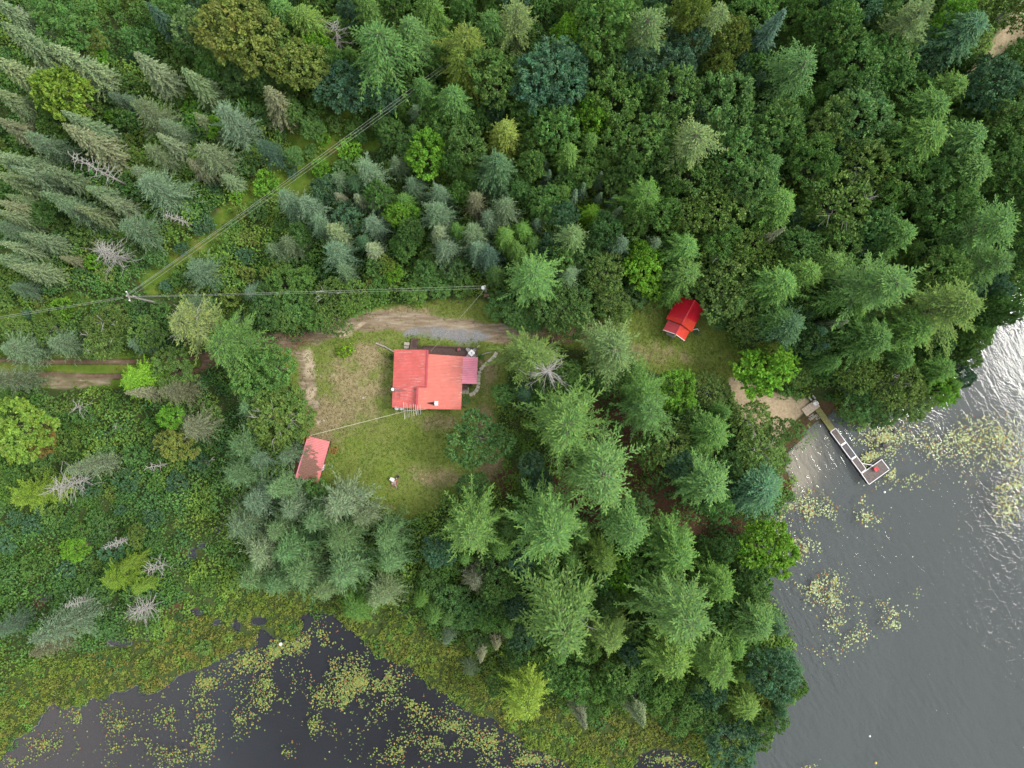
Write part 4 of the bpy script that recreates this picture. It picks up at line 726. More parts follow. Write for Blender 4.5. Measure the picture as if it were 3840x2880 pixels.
clumps('lawn_turf', 60000, turf_d, .28, lambda x, y: .07 + 0 * x, 7, .20, .08, turf_c, 'short green and straw coloured tufts of the lawn', 'grass', 24, (-42, 42, -26, 18))
print('undergrowth', ng, nm_)

# ------------------------------------------------------------------ lily pads
def pads():
    R = np.random.default_rng(31); blobs = [  # px, py, rx, ry, count
     (1030, 2450, 90, 70, 900), (1230, 2400, 90, 70, 1100), (1350, 2560, 110, 90, 1700), (1300, 2640, 70, 90, 700), (1450, 2540, 80, 60, 500), (1560, 2640, 110, 70, 500), (1700, 2720, 130, 60, 700), (1850, 2780, 150, 60, 900),
     (1500, 2820, 110, 60, 420), (1980, 2850, 160, 40, 600), (700, 2660, 90, 90, 1000), (780, 2560, 80, 50, 600), (660, 2800, 70, 90, 900), (760, 2800, 70, 70, 320), (450, 2720, 50, 45, 240), (300, 2690, 60, 40, 170), (370, 2670, 70, 35, 170), (170, 2790, 60, 35, 260),
     (40, 2850, 50, 35, 220), (385, 2830, 70, 40, 330), (530, 2800, 45, 40, 180), (830, 2770, 40, 50, 150), (1180, 2720, 50, 45, 220), (1190, 2610, 50, 40, 130), (1080, 2820, 25, 20, 40), (1010, 2560, 70, 60, 380), (980, 2630, 60, 60, 260), (920, 2480, 60, 40, 420), (1120, 2420, 60, 40, 300), (300, 2770, 60, 30, 160), (900, 2700, 50, 50, 160),
     (2060, 2840, 60, 30, 200), (2500, 2850, 80, 35, 380), (1640, 2790, 120, 60, 300),
     (3320, 1640, 90, 60, 800), (3260, 1710, 50, 60, 600), (3390, 1720, 80, 50, 420), (3370, 1780, 80, 35, 380), (3480, 1680, 90, 50, 420), (3620, 1650, 120, 60, 900), (3760, 1640, 110, 60, 800), (3700, 1720, 110, 50, 520), (3800, 1740, 60, 60, 260), (3150, 1600, 60, 40, 280),
     (3780, 1900, 80, 90, 650), (3740, 1830, 80, 40, 200), (3820, 1820, 60, 40, 220), (3680, 1580, 60, 25, 180), (2990, 1920, 80, 60, 900), (3040, 1960, 60, 60, 700), (2980, 1990, 50, 60, 350), (3020, 2060, 60, 60, 260), (3060, 2200, 70, 90, 520), (3130, 2240, 60, 50, 200), (3150, 2340, 80, 60, 420), (3110, 2420, 50, 35, 230), (3200, 2380, 50, 40, 180),
     (3000, 2140, 40, 60, 160), (3030, 2290, 50, 50, 160), (3100, 1900, 50, 40, 60), (3250, 1935, 30, 25, 90), (3300, 1960, 40, 30, 60), (3320, 2050, 25, 20, 50), (3355, 1985, 20, 10, 20), (3310, 2260, 25, 12, 50), (3360, 2300, 50, 25, 90), (3350, 2345, 35, 14, 80), (3420, 2320, 14, 10, 20), (3440, 2220, 12, 25, 18), (3230, 2262, 8, 6, 10), (3020, 2875, 40, 18, 70), (3230, 1870, 14, 25, 24), (2925, 2005, 20, 40, 120), (3130, 2180, 30, 40, 60)]
    xs = []; ys = []; lk = []; blobs = [(a, b, rx * 1.15, ry * 1.1, n * (.5 if a > 3400 else .75)) for a, b, rx, ry, n in blobs]
    for a, b, rx, ry, n in blobs:
        n = int(n * 1.45); t = np.abs(R.normal(0, .75, n)) ** .9; an = R.random(n) * 6.28
        nx_ = a + np.cos(an) * rx * t * 1.1; ny_ = b + np.sin(an) * ry * t * 1.1
        xs.append((nx_ - 1920) * S0); ys.append((1440 - ny_) * S0)
    x = np.concatenate(xs); y = np.concatenate(ys)
    k = (R.random(len(x)) < np.clip((fbm(x, y, 3.2, 4, 14) - .38) / .16, .04, 1)) & (shore(x, y) > .15); x = x[k]; y = y[k]
    # not over the dock
    dk = pdist(x, y, [(3060, 1540), (3240, 1790)]) > 1.0; dk &= ~((sdist(x, y, [(3225, 1775), (3305, 1720), (3338, 1762), (3258, 1818)])) > -.3); x = x[dk]; y = y[dk]; m = len(x)
    lake = x > 36; r = (.07 + .10 * R.random(m) ** 1.5) * np.where(lake, 1.0, 1.0); ns = 7; a0 = R.random(m) * 6.28
    V = np.zeros((m, ns + 1, 3)); V[:, 0] = np.stack([x, y, np.full(m, .015)], 1)
    for j in range(ns):
        a = a0 + .25 + (2 * PI - .5) * j / (ns - 1); V[:, j + 1] = np.stack([x + r * np.cos(a), y + r * np.sin(a), .015 + .012 * R.random(m)], 1)
    V[:, :, 2] += R.random((m, 1)) * .012
    base = np.arange(m)[:, None] * (ns + 1); F = np.concatenate([np.stack([base[:, 0], base[:, 0] + j, base[:, 0] + j + 1], 1) for j in range(1, ns)])
    C = np.where(lake[:, None], np.array([.42, .50, .26]), np.array([.20, .28, .08])) * (1 + .30 * R.normal(size=(m, 1))); u = R.random(m)
    C[u < .10] = (.30, .13, .06); C[(u > .10) & (u < .26)] = (.40, .36, .08); C[u > .93] = (.10, .17, .05); C = np.clip(C, .02, .8)
    for nm, sel, lb in (('lily_pads', ~lake, 'yellow-green and reddish lily pads floating on the dark pond'), ('lake_lily_pads', lake, 'pale green lily pads floating on the grey lake')):
        fs = F[sel[F[:, 0] // (ns + 1)]]; uu, inv = np.unique(fs, return_inverse=True); inv = inv.reshape(fs.shape)
        me = bpy.data.meshes.new('lily_pads'); me.vertices.add(len(uu)); me.vertices.foreach_set('co', V.reshape(-1, 3)[uu].astype(np.float32).ravel())
        me.loops.add(fs.size); me.loops.foreach_set('vertex_index', inv.astype(np.int32).ravel()); me.polygons.add(len(fs)); me.polygons.foreach_set('loop_start', np.arange(0, fs.size, 3, dtype=np.int32)); me.update(calc_edges=True)
        at = me.color_attributes.new('tint', 'FLOAT_COLOR', 'POINT'); c = np.ones((len(uu), 4), np.float32); c[:, :3] = C[uu // (ns + 1)]; at.data.foreach_set('color', c.ravel())
        me.materials.append(LEAF); o = bpy.data.objects.new('lily_pads', me); col.objects.link(o); o.color = (1, 1, 1, 1); tag(o, lb, 'lily pads', kind='stuff')
pads()
# ------------------------------------------------------------------ painted sheet metal
def metal_roof(name, c, fade=(.75, .62, .58), fade_amt=.0, rz=0, rust=0, rough=.38, band=None):
    m, n, b, o = newmat(name)
    f = noise(n, .9, 4, .6); cc = ramp(n, f, [(.3, tuple(x * .88 for x in c)), (.7, tuple(min(1, x * 1.1) for x in c))])
    streak = noise(n, 2.4, 4, .7, sx=.13, sy=2.6, rz=rz)
    patch = noise(n, .33, 2, .5)
    if fade_amt:
        mm = N(n, 'ShaderNodeMath', operation='MULTIPLY'); n.links.new(ramp(n, streak, [(.54, (0, 0, 0)), (.66, (1, 1, 1))]), mm.inputs[0]); n.links.new(ramp(n, patch, [(.44, (0, 0, 0)), (.60, (1, 1, 1))]), mm.inputs[1])
        m2 = N(n, 'ShaderNodeMath', operation='MULTIPLY'); n.links.new(mm.outputs[0], m2.inputs[0]); m2.inputs[1].default_value = fade_amt
        cc = mixc(n, m2.outputs[0], cc, fade)
    rs = ramp(n, noise(n, 1.3, 6, .75, sx=.25, sy=2.2, rz=rz), [(.60, (0, 0, 0)), (.74, (.55, .55, .55))])
    cc = mixc(n, rs, cc, tuple(x * k for x, k in zip(c, (.52, .7, .8))))
    ga = N(n, 'ShaderNodeAttribute'); ga.attribute_name = 'groove'; gm = N(n, 'ShaderNodeMath', operation='MULTIPLY'); n.links.new(ga.outputs['Fac'], gm.inputs[0]); gm.inputs[1].default_value = .62
    cc = mixc(n, gm.outputs[0], cc, tuple(x * .35 for x in c))
    if rust:
        at = N(n, 'ShaderNodeAttribute'); at.attribute_name = 'litter'
        mm = N(n, 'ShaderNodeMath', operation='ADD'); n.links.new(at.outputs['Fac'], mm.inputs[0]); n.links.new(noise(n, 1.5, 5, .65, sx=.55, sy=1.4, rz=-.25), mm.inputs[1])
        lc = ramp(n, noise(n, 7, 5, .7), [(.3, (.10, .045, .03)), (.7, (.26, .12, .08))])
        cc = mixc(n, ramp(n, mm.outputs[0], [(.76, (0, 0, 0)), (.80, (1, 1, 1))]), cc, lc)
    n.links.new(cc, b.inputs['Base Color']); b.inputs['Roughness'].default_value = rough; b.inputs['Specular IOR Level'].default_value = .5
    return m
def roof_panel(q, nribs, mat, name, parent, rib=.07, thick=.07, litter=None):
    """q: eave-left, ridge-left ... four corners a->b along the slope, d->c the other end. ribs run a->b"""
    a, b_, c, d = [Vector(x) for x in q]; n = (b_ - a).cross(d - a).normalized(); n = n if n.z > 0 else -n
    v = [0.0]; hh = [0.0]; gr = [0.0]; w = .16; gv = []
    for i in range(nribs):
        k = (i + .5) / nribs; s = 1 / nribs * w
        if i: v.append(i / nribs); hh.append(0.0); gr.append(0.0)
        v += [k - s * 1.9, k - s * 1.0, k - s * .5, k + s * .5, k + s * 1.0, k + s * 1.9]; hh += [0, 0, 1, 1, 0, 0]; gr += [0, 1, .1, .1, 1, 0]
    v.append(1.0); hh.append(0.0); gr.append(0.0); vs = []; fs = []; lit = []
    L = 6
    for vi, h_, g_ in zip(v, hh, gr):
        e0 = a.lerp(d, vi); e1 = b_.lerp(c, vi)
        for j in range(L + 1):
            vs.append(e0.lerp(e1, j / L) + n * rib * h_); gv.append(g_)
            if litter: lit.append(litter(j / L, vi))
    m_ = len(v)
    for i in range(m_ - 1):
        for j in range(L): fs.append((i * (L + 1) + j, i * (L + 1) + j + 1, (i + 1) * (L + 1) + j + 1, (i + 1) * (L + 1) + j))
    mb = MB(); mb.add(vs, fs); off = Vector((0, 0, -thick))
    lo = [a + off, b_ + off, c + off, d + off]; bi = len(mb.v); mb.v += [tuple(x) for x in (a, b_, c, d)] + [tuple(x) for x in lo]
    mb.f += [(bi + 7, bi + 6, bi + 5, bi + 4)] + [(bi + i, bi + (i + 1) % 4, bi + 4 + (i + 1) % 4, bi + 4 + i) for i in range(4)]
    o = mb.build(name, mat, parent)
    at = o.data.attributes.new('groove', 'FLOAT', 'POINT'); arr = np.zeros(len(o.data.vertices), np.float32); arr[:len(gv)] = gv; at.data.foreach_set('value', arr)
    if litter:
        at = o.data.attributes.new('litter', 'FLOAT', 'POINT'); arr = np.zeros(len(o.data.vertices), np.float32); arr[:len(lit)] = lit; at.data.foreach_set('value', arr)
    return o

RED_A = metal_roof('red_roof_paint', (.69, .155, .135), fade_amt=.65, rough=.33)
RED_B = metal_roof('faded_red_roof_paint', (.64, .160, .115), fade_amt=.8, rough=.33)
RED_C = metal_roof('pink_roof_paint', (.72, .24, .32), rough=.33)
RED_T = metal_roof('dark_red_trim', (.42, .06, .075))
BROWN = simple('brown_stain', (.085, .048, .042), .7, .3, 4)
BROWN2 = simple('brown_boards', (.105, .06, .052), .7, .35, 6, bmp=.3)
WALL = simple('siding', (.34, .26, .18), .8, .15, 3); WHITE = simple('white_paint', (.78, .78, .77), .5, .06, 2)
WPLAS = simple('white_plastic', (.8, .81, .82), .35, .04, 2); GREYP = simple('grey_plastic', (.36, .36, .34), .5, .1, 3)
STEEL = simple('galvanised_steel', (.55, .57, .60), .35, .12, 3, metal=.7); GLASS, _n, _b, _o = newmat('window_glass'); _b.inputs['Base Color'].default_value = (.03, .035, .04, 1); _b.inputs['Roughness'].default_value = .08
CONC = simple('concrete', (.36, .34, .28), .9, .2, 4); STONE = simple('field_stone', (.30, .27, .23), .9, .35, 2, bmp=.4); DSTONE = simple('wet_stone', (.055, .05, .045), .5, .3, 2, bmp=.4)
BLACK = simple('dark_iron', (.03, .03, .032), .55, .2, 3); RUST = simple('rusty_steel', (.32, .12, .045), .85, .4, 5)
OLIVEW = simple('mossy_planks', (.21, .205, .075), .85, .25, 3); PALEW = simple('pale_planks', (.56, .45, .34), .8, .25, 4); DARKW = simple('dock_boards', (.11, .085, .075), .6, .35, 3); DARKW2 = simple('grey_dock_boards', (.075, .07, .075), .65, .3, 3); EDGE = simple('white_dock_edge', (.75, .74, .76), .5, .08, 2)
BRICK = simple('fire_brick', (.33, .11, .06), .85, .3, 4); GRN = simple('green_rubber', (.03, .20, .10), .45, .1, 2); REDP = simple('red_plastic', (.66, .035, .05), .4, .08, 2); PINKP = simple('flower_petals', (.75, .12, .18), .6, .3, 8)
WIRE = simple('aluminium_wire', (.42, .43, .41), .4, .05, 2); CABLE = simple('cable_sleeve', (.36, .33, .32), .6, .3, 2); LOGM = simple('weathered_log', (.30, .27, .235), .9, .3, 3, bmp=.4)

# ------------------------------------------------------------------ the house
def H(zx, zy, z): return P(1420 + zx / 4.608, 1240 + zy / 4.608, z)
GZ = .6
def wallbox(parent, pts, z0, ztops, mat, name='wall'):
    mb = MB(); n = len(pts); vs = [(p.x, p.y, z0) for p in pts] + [(p.x, p.y, zt) for p, zt in zip(pts, ztops)]
    mb.add(vs, [tuple(range(n)), tuple(range(n, 2 * n))] + [(i, (i + 1) % n, n + (i + 1) % n, n + i) for i in range(n)]); return mb.build(name, mat, parent)
c0 = H(830, 850, GZ); house = empty('house', c0, 'large house with a faded red and pink ribbed metal roof beside the brown deck', 'house')
zL, zM, zR = 3.3, 4.75, 3.25      # left eave, overlap, right eave
zA6 = 4.35
roof_panel([H(270, 325, zL), H(862, 332, 4.9), H(827, 970, 4.9), H(244, 965, zL)], 26, RED_A, 'roof', house)
roof_panel([H(244, 966, zL), H(690, 968, 4.5), H(670, 1345, 4.5), H(230, 1325, zL)], 15, RED_A, 'roof', house)
roof_panel([H(845, 403, 4.62), H(1461, 446, zR), H(1441, 970, zR), H(815, 972, 4.62)], 23, RED_B, 'roof', house)['label'] = 'salmon red roof plane sloping to the right'
roof_panel([H(668, 972, 4.95), H(1441, 971, zR), H(1425, 1365, zR), H(650, 1350, 4.95)], 17, RED_B, 'roof', house)
roof_panel([H(1455, 447, zR + .03), H(1716, 461, 2.95), H(1692, 921, 2.95), H(1438, 914, zR + .03)], 15, RED_C, 'porch_roof', house)['label'] = 'pink porch roof on the right side'
t = MB()
def capstrip(mb, p, q, w, hgt):
    d = (q - p).normalized(); s = Vector((-d.y, d.x, 0)) * w / 2; u = Vector((0, 0, hgt))
    mb.slab([p - s + u, q - s + u, q + s + u, p + s + u], hgt + .12)
capstrip(t, H(848, 332, 4.93), H(822, 974, 4.93), .26, .09); capstrip(t, H(674, 966, 5.0), H(656, 1352, 5.0), .30, .1); capstrip(t, H(672, 970, 4.97), H(835, 974, 4.97), .16, .06)
t.build('ridge_cap', RED_T, house)
# walls set in under the eaves
wallbox(house, [H(300, 350, 3), H(830, 356, 3), H(830, 420, 3), H(1420, 470, 3), H(1405, 1340, 3), H(665, 1325, 3), H(262, 1302, 3)], GZ - .6, [3.1, 4.55, 4.4, 3.1, 3.1, 4.6, 3.1], WALL)
pw = MB()
for q in ((1690, 480), (1672, 900)): p = H(*q, 2.8); pw.tube([(p.x, p.y, GZ - .3), (p.x, p.y, 2.86)], .08, 6)
pw.build('porch_post', WALL, house)
for (zx, zy, ax) in ((1408, 700, 1), (1408, 1180, 1), (500, 1312, 0), (1000, 1338, 0), (278, 600, 1), (274, 1100, 1)):
    p = H(zx, zy, 2.0); sz = (.14, 1.2, 1.0) if ax else (1.2, .14, 1.0); f = MB().box((p.x, p.y, 2.0), sz).build('window', WHITE, house)
    MB().box((p.x, p.y, 2.0), (sz[0] * (1.25 if ax else .86), sz[1] * (.86 if ax else 1.25), .84)).build('pane', GLASS, f)
def flue(p, zr, hh, side, plate, parent=house):
    """round flue with a pointed snow splitter on its uphill side"""
    b = MB(); b.tube([(p.x, p.y, zr - .3), (p.x, p.y, zr + hh)], .16, 14); ch = b.build('chimney', STEEL, parent, smooth=False)
    MB().lathe((p.x, p.y, zr + hh), [(.12, -.02), (.25, .02), (.25, .1), (.05, .2)], 14).build('cap', WPLAS, ch)
    if plate: MB().box((p.x + .05, p.y, zr + .16), (.62, .72, .1)).build('base_plate', WHITE, ch)
    return ch
p1 = H(240, 1015, 4.2); flue(p1, 3.35, .8, 1, False)
sp = MB(); q = H(470, 1027, 4.25); a = H(252, 985, 3.65); b2 = H(250, 1046, 3.65); tp = H(262, 1015, 4.15)
sp.add([a, b2, q, tp, a - Vector((0, 0, .5)), b2 - Vector((0, 0, .5)), q - Vector((0, 0, .5))], [(0, 3, 2), (3, 1, 2), (0, 1, 3), (0, 2, 6, 4), (1, 5, 6, 2), (0, 4, 5, 1)])
sp.build('snow_splitter', STEEL, house)['label'] = 'pointed bright metal snow splitter by the left eave'
p2 = H(988, 1256, 4.6); flue(p2, 4.3, .55, -1, True)
sp = MB(); q = H(828, 1248, 4.8); a = H(965, 1232, 4.62); b2 = H(962, 1284, 4.62); tp = H(960, 1256, 4.95)
sp.add([a, b2, q, tp, a - Vector((0, 0, .5)), b2 - Vector((0, 0, .5)), q - Vector((0, 0, .4))], [(0, 2, 3), (3, 2, 1), (0, 3, 1), (0, 4, 6, 2), (1, 2, 6, 5), (0, 1, 5, 4)])
sp.build('snow_splitter', BLACK, house)['label'] = 'pointed dark metal snow splitter on the salmon roof'
p = H(625, 1022, 4.4); MB().tube([(p.x, p.y, 4), (p.x, p.y, 4.75)], .07, 8).build('vent_pipe', BLACK, house)
lad = MB()
for x0 in (268, 360): lad.tube([H(x0, 1050, 3.9), H(x0 - 4, 1185, 3.9)], .035, 4)
lad.build('roof_cleat', RED_T, house)

# satellite of things by the walls
for i, (zx, zy) in enumerate(((308, 1338), (392, 1338))):
    p = H(zx, zy, 1.8); r = empty('propane_tank', (p.x, p.y, GZ), ('left' if i == 0 else 'right') + ' of the two white propane tanks half under the lower eave', 'propane tank', 'propane tanks by the house')
    MB().lathe((p.x, p.y, GZ), [(.30, 0), (.38, .12), (.38, 1.05), (.30, 1.22), (.12, 1.3)], 18).build('tank', WPLAS, r, smooth=True)
    MB().lathe((p.x, p.y, GZ + 1.27), [(.16, 0), (.16, .16), (.13, .16)], 12).build('collar', WPLAS, r)
# tv antenna on its mast
zb = 7.2
b0, b1 = H(425, 1388, zb), H(825, 1355, zb); ms = b0.lerp(b1, .45)
an = empty('tv_antenna', (ms.x, ms.y - .1, GZ), 'large multi-element television antenna above the lower left eave of the house', 'antenna')
MB().tube([(ms.x, ms.y - .1, GZ - .3), (ms.x, ms.y - .1, zb - .02)], .04, 8).build('mast', STEEL, an)
MB().tube([b0, b1], .035, 6).build('boom', WIRE, an)
for k, (x1, y1, x2, y2) in enumerate([(433, 1236, 448, 1532), (425, 1238, 455, 1530), (468, 1245, 470, 1518), (486, 1255, 513, 1505), (540, 1260, 537, 1492), (556, 1268, 575, 1482), (604, 1258, 600, 1470), (598, 1272, 615, 1480), (636, 1270, 655, 1465), (628, 1285, 648, 1452), (672, 1285, 665, 1440), (668, 1300, 688, 1450), (712, 1275, 727, 1448)]):
    dz = .12 if k % 2 else -.10; MB().tube([H(x1, y1, zb + dz), H(x2, y2, zb + dz)], .026, 5).build('element', (WIRE, simple('yellowed_tube', (.55, .46, .26), .5, .1, 3))[k % 3 == 1], an)
# ---- deck, entry ramp, stairs
dk = empty('deck', H(1200, 350, GZ), 'long brown wooden deck along the upper side of the house with an entry ramp', 'deck'); DZ = 1.25
def planks(name, quad, n, z, mat, parent, th=.05, gap=.13):
    a, b_, c, d = quad; mb = MB()                              # boards run a->b, laid side by side towards d/c
    for i in range(n):
        u0 = (i + gap / 2) / n; u1 = (i + 1 - gap / 2) / n
        mb.slab([a.lerp(d, u0), b_.lerp(c, u0), b_.lerp(c, u1), a.lerp(d, u1)], th)
    return mb.build(name, mat, parent)
planks('deck_boards', [H(655, 318, DZ), H(1690, 318 + 0, DZ), H(1690, 478, DZ), H(655, 430, DZ)][::1], 14, DZ, BROWN2, dk)
planks('deck_boards', [H(772, 262, DZ), H(1690, 300, DZ), H(1690, 318, DZ), H(772, 316, DZ)], 5, DZ, BROWN2, dk)
planks('ramp', [H(562, 130, GZ + .25), H(690, 136, GZ + .25), H(655, 330, DZ), H(535, 325, DZ)], 16, DZ, BROWN2, dk)['label'] = 'short brown boarded ramp leading onto the deck'
fr = MB()
for pts in (((535, 330), (655, 330), (655, 425), (535, 425)),): fr.prism([tuple(H(*q, DZ))[:2] for q in pts], DZ - .25, DZ - .01)
fr.prism([tuple(H(*q, DZ))[:2] for q in ((660, 322), (1686, 322), (1686, 440), (660, 420))], DZ - .3, DZ - .07); fr.build('frame', BROWN, dk)
rl = MB()
def rail(mb, p, q, z0, hgt, n):
    p = Vector((p.x, p.y, z0)); q = Vector((q.x, q.y, z0)); up = Vector((0, 0, hgt)); d = (q - p).normalized(); s = Vector((-d.y, d.x, 0)) * .07
    mb.slab([p - s + up, q - s + up, q + s + up, p + s + up], .05)
    for i in range(n + 1): m = p.lerp(q, i / n); mb.box((m.x, m.y, z0 + hgt / 2 - .03), (.06, .06, hgt - .06))
for (x1, y1, x2, y2, n) in ((772, 256, 1692, 292, 30), (1692, 292, 1690, 452, 6)): rail(rl, H(x1, y1, DZ + .95), H(x2, y2, DZ + .95), DZ, .95, n)
rl.build('railing', BROWN, dk)
rl = MB(); rail(rl, H(686, 140, DZ + .9), H(655, 262, DZ + .9), GZ + .5, .9, 5); rl.box((H(700, 150, 1.2).x, H(700, 150, 1.2).y, .9), (.12, .2, .9)); rl.build('railing', BROWN, dk)
st = MB()
for i in range(6):
    u0 = 662 + i * 18; st.slab([H(u0, 266, DZ - .1 - i * .02), H(u0 + 10, 266, DZ - .1 - i * .02), H(u0 + 10, 322, DZ - .1), H(u0, 322, DZ - .1)], .06)
st.build('stair_slats', BROWN, dk)
pt = MB()
for q in ((1740, 258), (1700, 292)): pass
pt.tube([H(1697, 290, 1.3), H(1740, 258, 1.0)], .05, 5); pt.build('brace', PALEW, dk)
# patio furniture
TZ = DZ + .74; tc_ = H(1605, 387, TZ)
tb = empty('patio_table', (tc_.x, tc_.y, DZ), 'square white patio table at the right end of the deck', 'table', rz=0)
qd = [H(1605, 320, TZ), H(1672, 385, TZ), H(1605, 453, TZ), H(1538, 388, TZ)]; MB().slab(qd, .04).build('tabletop', WHITE, tb, bevel=.01)
for q in qd: l = tc_.lerp(q, .78); MB().tube([(l.x, l.y, DZ), (l.x, l.y, TZ - .04)], .025, 6).build('leg', WHITE, tb)
hp = MB(); hp.lathe((tc_.x + .03, tc_.y, TZ), [(.06, 0), (.07, .08), (.03, .1)], 8); hp.lathe((tc_.x - .06, tc_.y + .06, TZ), [(.05, 0), (.05, .07)], 8); tag(hp.build('candle_holder', BLACK), 'small dark candle holders on the white patio table', 'candle holder')
def chair(name, c, rz, z0, w, matf, label, cat, group=None, tall=.85):
    r = empty(name, (c.x, c.y, z0), label, cat, group); co, si = math.cos(rz), math.sin(rz)
    def L(x, y, z): return (c.x + x * co - y * si, c.y + x * si + y * co, z0 + z)
    MB().box(L(0, 0, .42), (w, w, .05), rz).build('seat', matf, r, bevel=.02)
    h = w / 2; MB().slab([L(-h, h, .9), L(h, h, .9), L(h, h + .14, tall + .1), L(-h, h + .14, tall + .1)], .04)
    bk = MB(); bk.add([L(-h, h - .02, .42), L(h, h - .02, .42), L(h, h + .16, tall), L(-h, h + .16, tall), L(-h, h + .03, .42), L(h, h + .03, .42), L(h, h + .21, tall), L(-h, h + .21, tall)], [(0, 1, 2, 3), (7, 6, 5, 4), (0, 4, 5, 1), (1, 5, 6, 2), (2, 6, 7, 3), (3, 7, 4, 0)]); bk.build('backrest', matf, r)
    for sx in (-1, 1): MB().slab([L(sx * h - .04, -h, .64), L(sx * h + .04, -h, .64), L(sx * h + .04, h, .66), L(sx * h - .04, h, .66)], .04).build('armrest', matf, r)
    for sx in (-1, 1):
        for sy in (-1, 1): MB().tube([L(sx * (h - .02), sy * (h - .02), 0), L(sx * (h - .02), sy * (h - .02), .63)], .022, 5).build('leg', matf, r)
    return r
for zx, zy, rz, wd in ((1553, 335, math.radians(48), 'upper left'), (1655, 338, math.radians(-42), 'upper right'), (1553, 436, math.radians(135), 'lower left'), (1655, 436, math.radians(225), 'lower right')):
    chair('patio_chair', H(zx, zy, DZ + .5), rz, DZ, .46, GREYP, f'grey patio chair at the {wd} side of the white table', 'chair', 'chairs round the patio table')
pc = H(1392, 324, DZ); pl = empty('flower_pot', (pc.x, pc.y, DZ), 'round dark pot of pink flowers on the deck', 'flower pot')
MB().lathe((pc.x, pc.y, DZ), [(.2, 0), (.30, .3), (.33, .36), (.28, .36), (.26, .3)], 20).build('pot', BLACK, pl); V, T, _ = broadleaf(991, .4, .24, 8, .09, .07, 260, .7, .4, tuft=.09)
fo = bpy.data.objects.new('flowers', big_mesh('flowers', V, np.where(np.random.default_rng(1).random((len(T), 1)) < .6, np.array([[.75, .12, .2]]), np.array([[.6, .6, .5]])), LEAF)); col.objects.link(fo); fo.color = (1, 1, 1, 1); fo.parent = pl; fo.location = (0, 0, .2)
# porch landing at the right
pd = empty('porch_steps', H(1500, 980, GZ), 'small brown landing with a pale edge and slab steps at the right wall', 'steps')
planks('landing_boards', [H(1446, 925, .95), H(1540, 925, .95), H(1538, 1022, .95), H(1442, 1018, .95)], 9, 0, BROWN2, pd)
MB().prism([tuple(H(*q, 1))[:2] for q in ((1541, 980), (1557, 980), (1555, 1036), (1442, 1032), (1443, 1020), (1540, 1024))], GZ - .2, .98).build('edging', CONC, pd)
for q in (1470, 1530): x = H(q, 1067, GZ); MB().box((x.x, x.y, GZ + .06), (.52, .52, .14), .02).build('step', CONC, pd, bevel=.015)
bp_ = H(1598, 936, 1.2); bq = empty('barbecue', (bp_.x, bp_.y, GZ), 'small dark kettle barbecue beside the pink porch roof', 'barbecue')
MB().lathe((bp_.x, bp_.y, GZ + .6), [(.06, -.14), (.24, -.02), (.27, .1), (.22, .24), (.06, .32)], 16).build('bowl', BLACK, bq, smooth=True)
for k in range(3): a = k * 2.1; MB().tube([(bp_.x + .1 * math.cos(a), bp_.y + .1 * math.sin(a), GZ + .55), (bp_.x + .3 * math.cos(a), bp_.y + .3 * math.sin(a), GZ)], .018, 5).build('leg', STEEL, bq)
# paving slabs
SL = [(2025, 400, 62), (1995, 447, 48), (1960, 486, 48), (1915, 523, 45), (1863, 564, 42), (1815, 606, 38), (1773, 656, 32), (1743, 716, 22), (1730, 783, 4), (1727, 842, 0), (1725, 905, -4), (1717, 972, -12), (1690, 1031, -30), (1648, 1080, -40), (1597, 1102, -75)]
for i, (zx, zy, an_) in enumerate(SL):
    p = H(zx, zy, GZ); R_ = random.Random(i); o = MB().box((p.x, p.y, GZ + .035), (.60 + R_.uniform(-.04, .04), .54 + R_.uniform(-.04, .04), .09), math.radians(an_ - 0)).build('paving_slab', simple('paving_concrete', (.52, .48, .38), .9, .12, 4) if i == 0 else bpy.data.materials['paving_concrete'], None, bevel=.015)
    lb = 'square stone slab at the top end of the curved path, by the log' if i == 0 else ('square stone slab at the lower end of the curved path, nearest the house' if i == len(SL) - 1 else f'square stone slab, {ORD[i] if i < 12 else ["thirteenth", "fourteenth"][i - 12]} from the top end of the curved path')
    tag(o, lb, 'paving slab', 'slabs of the curved path')
# garden logs, blocks, hose
def log(name, p, q, r, label, mat=LOGM, cat='log'):
    m = p.lerp(q, .5) + Vector((.05, .1, .03)); tag(MB().tube([p, p.lerp(q, .3) + Vector((0, .06, .02)), m, q], [r, r * .95, r * .85, r * .7], 9).build(name, mat), label, cat)
log('garden_log', P(1409, 1286, .68), P(1478, 1320, .68), .17, 'pale grey log lying in the grass upper left of the house')
log('garden_log', P(1806, 1330, .66), P(1846, 1320, .66), .11, 'thin grey log by the top end of the slab path')
log('timber_plank', P(2222, 1196, .66), P(2256, 1208, .66), .16, 'pale fallen log at the edge of the path toward the cabin', PALEW)
log('timber_plank', P(2325, 1203, .66), P(2362, 1213, .66), .12, 'thin pale board in the grass left of the cabin', PALEW)
log('fallen_branch', P(1480, 1152, .66), P(1545, 1146, .66), .09, 'pale stick lying along the far edge of the driveway', PALEW)
p = H(486, 228, .8); tag(MB().box((p.x, p.y, GZ + .2), (.92, .52, .45), -.06).build('concrete_block', CONC, None, bevel=.05), 'pale concrete block beside the ramp', 'concrete block')
p = H(480, 285, .8); tag(MB().box((p.x, p.y, GZ + .12), (.9, .5, .3), -.03).build('stone_step', STONE, None, bevel=.05), 'mossy stone step between the concrete block and the house', 'stone step')
p = H(1515, 1200, GZ); hs = MB()
for k in range(4): hs.tube([(p.x + (.42 + .04 * k) * math.cos(a * PI / 9), p.y + (.42 + .04 * k) * math.sin(a * PI / 9), GZ + .05 + .03 * k) for a in range(19)], .022, 5, cap=False)
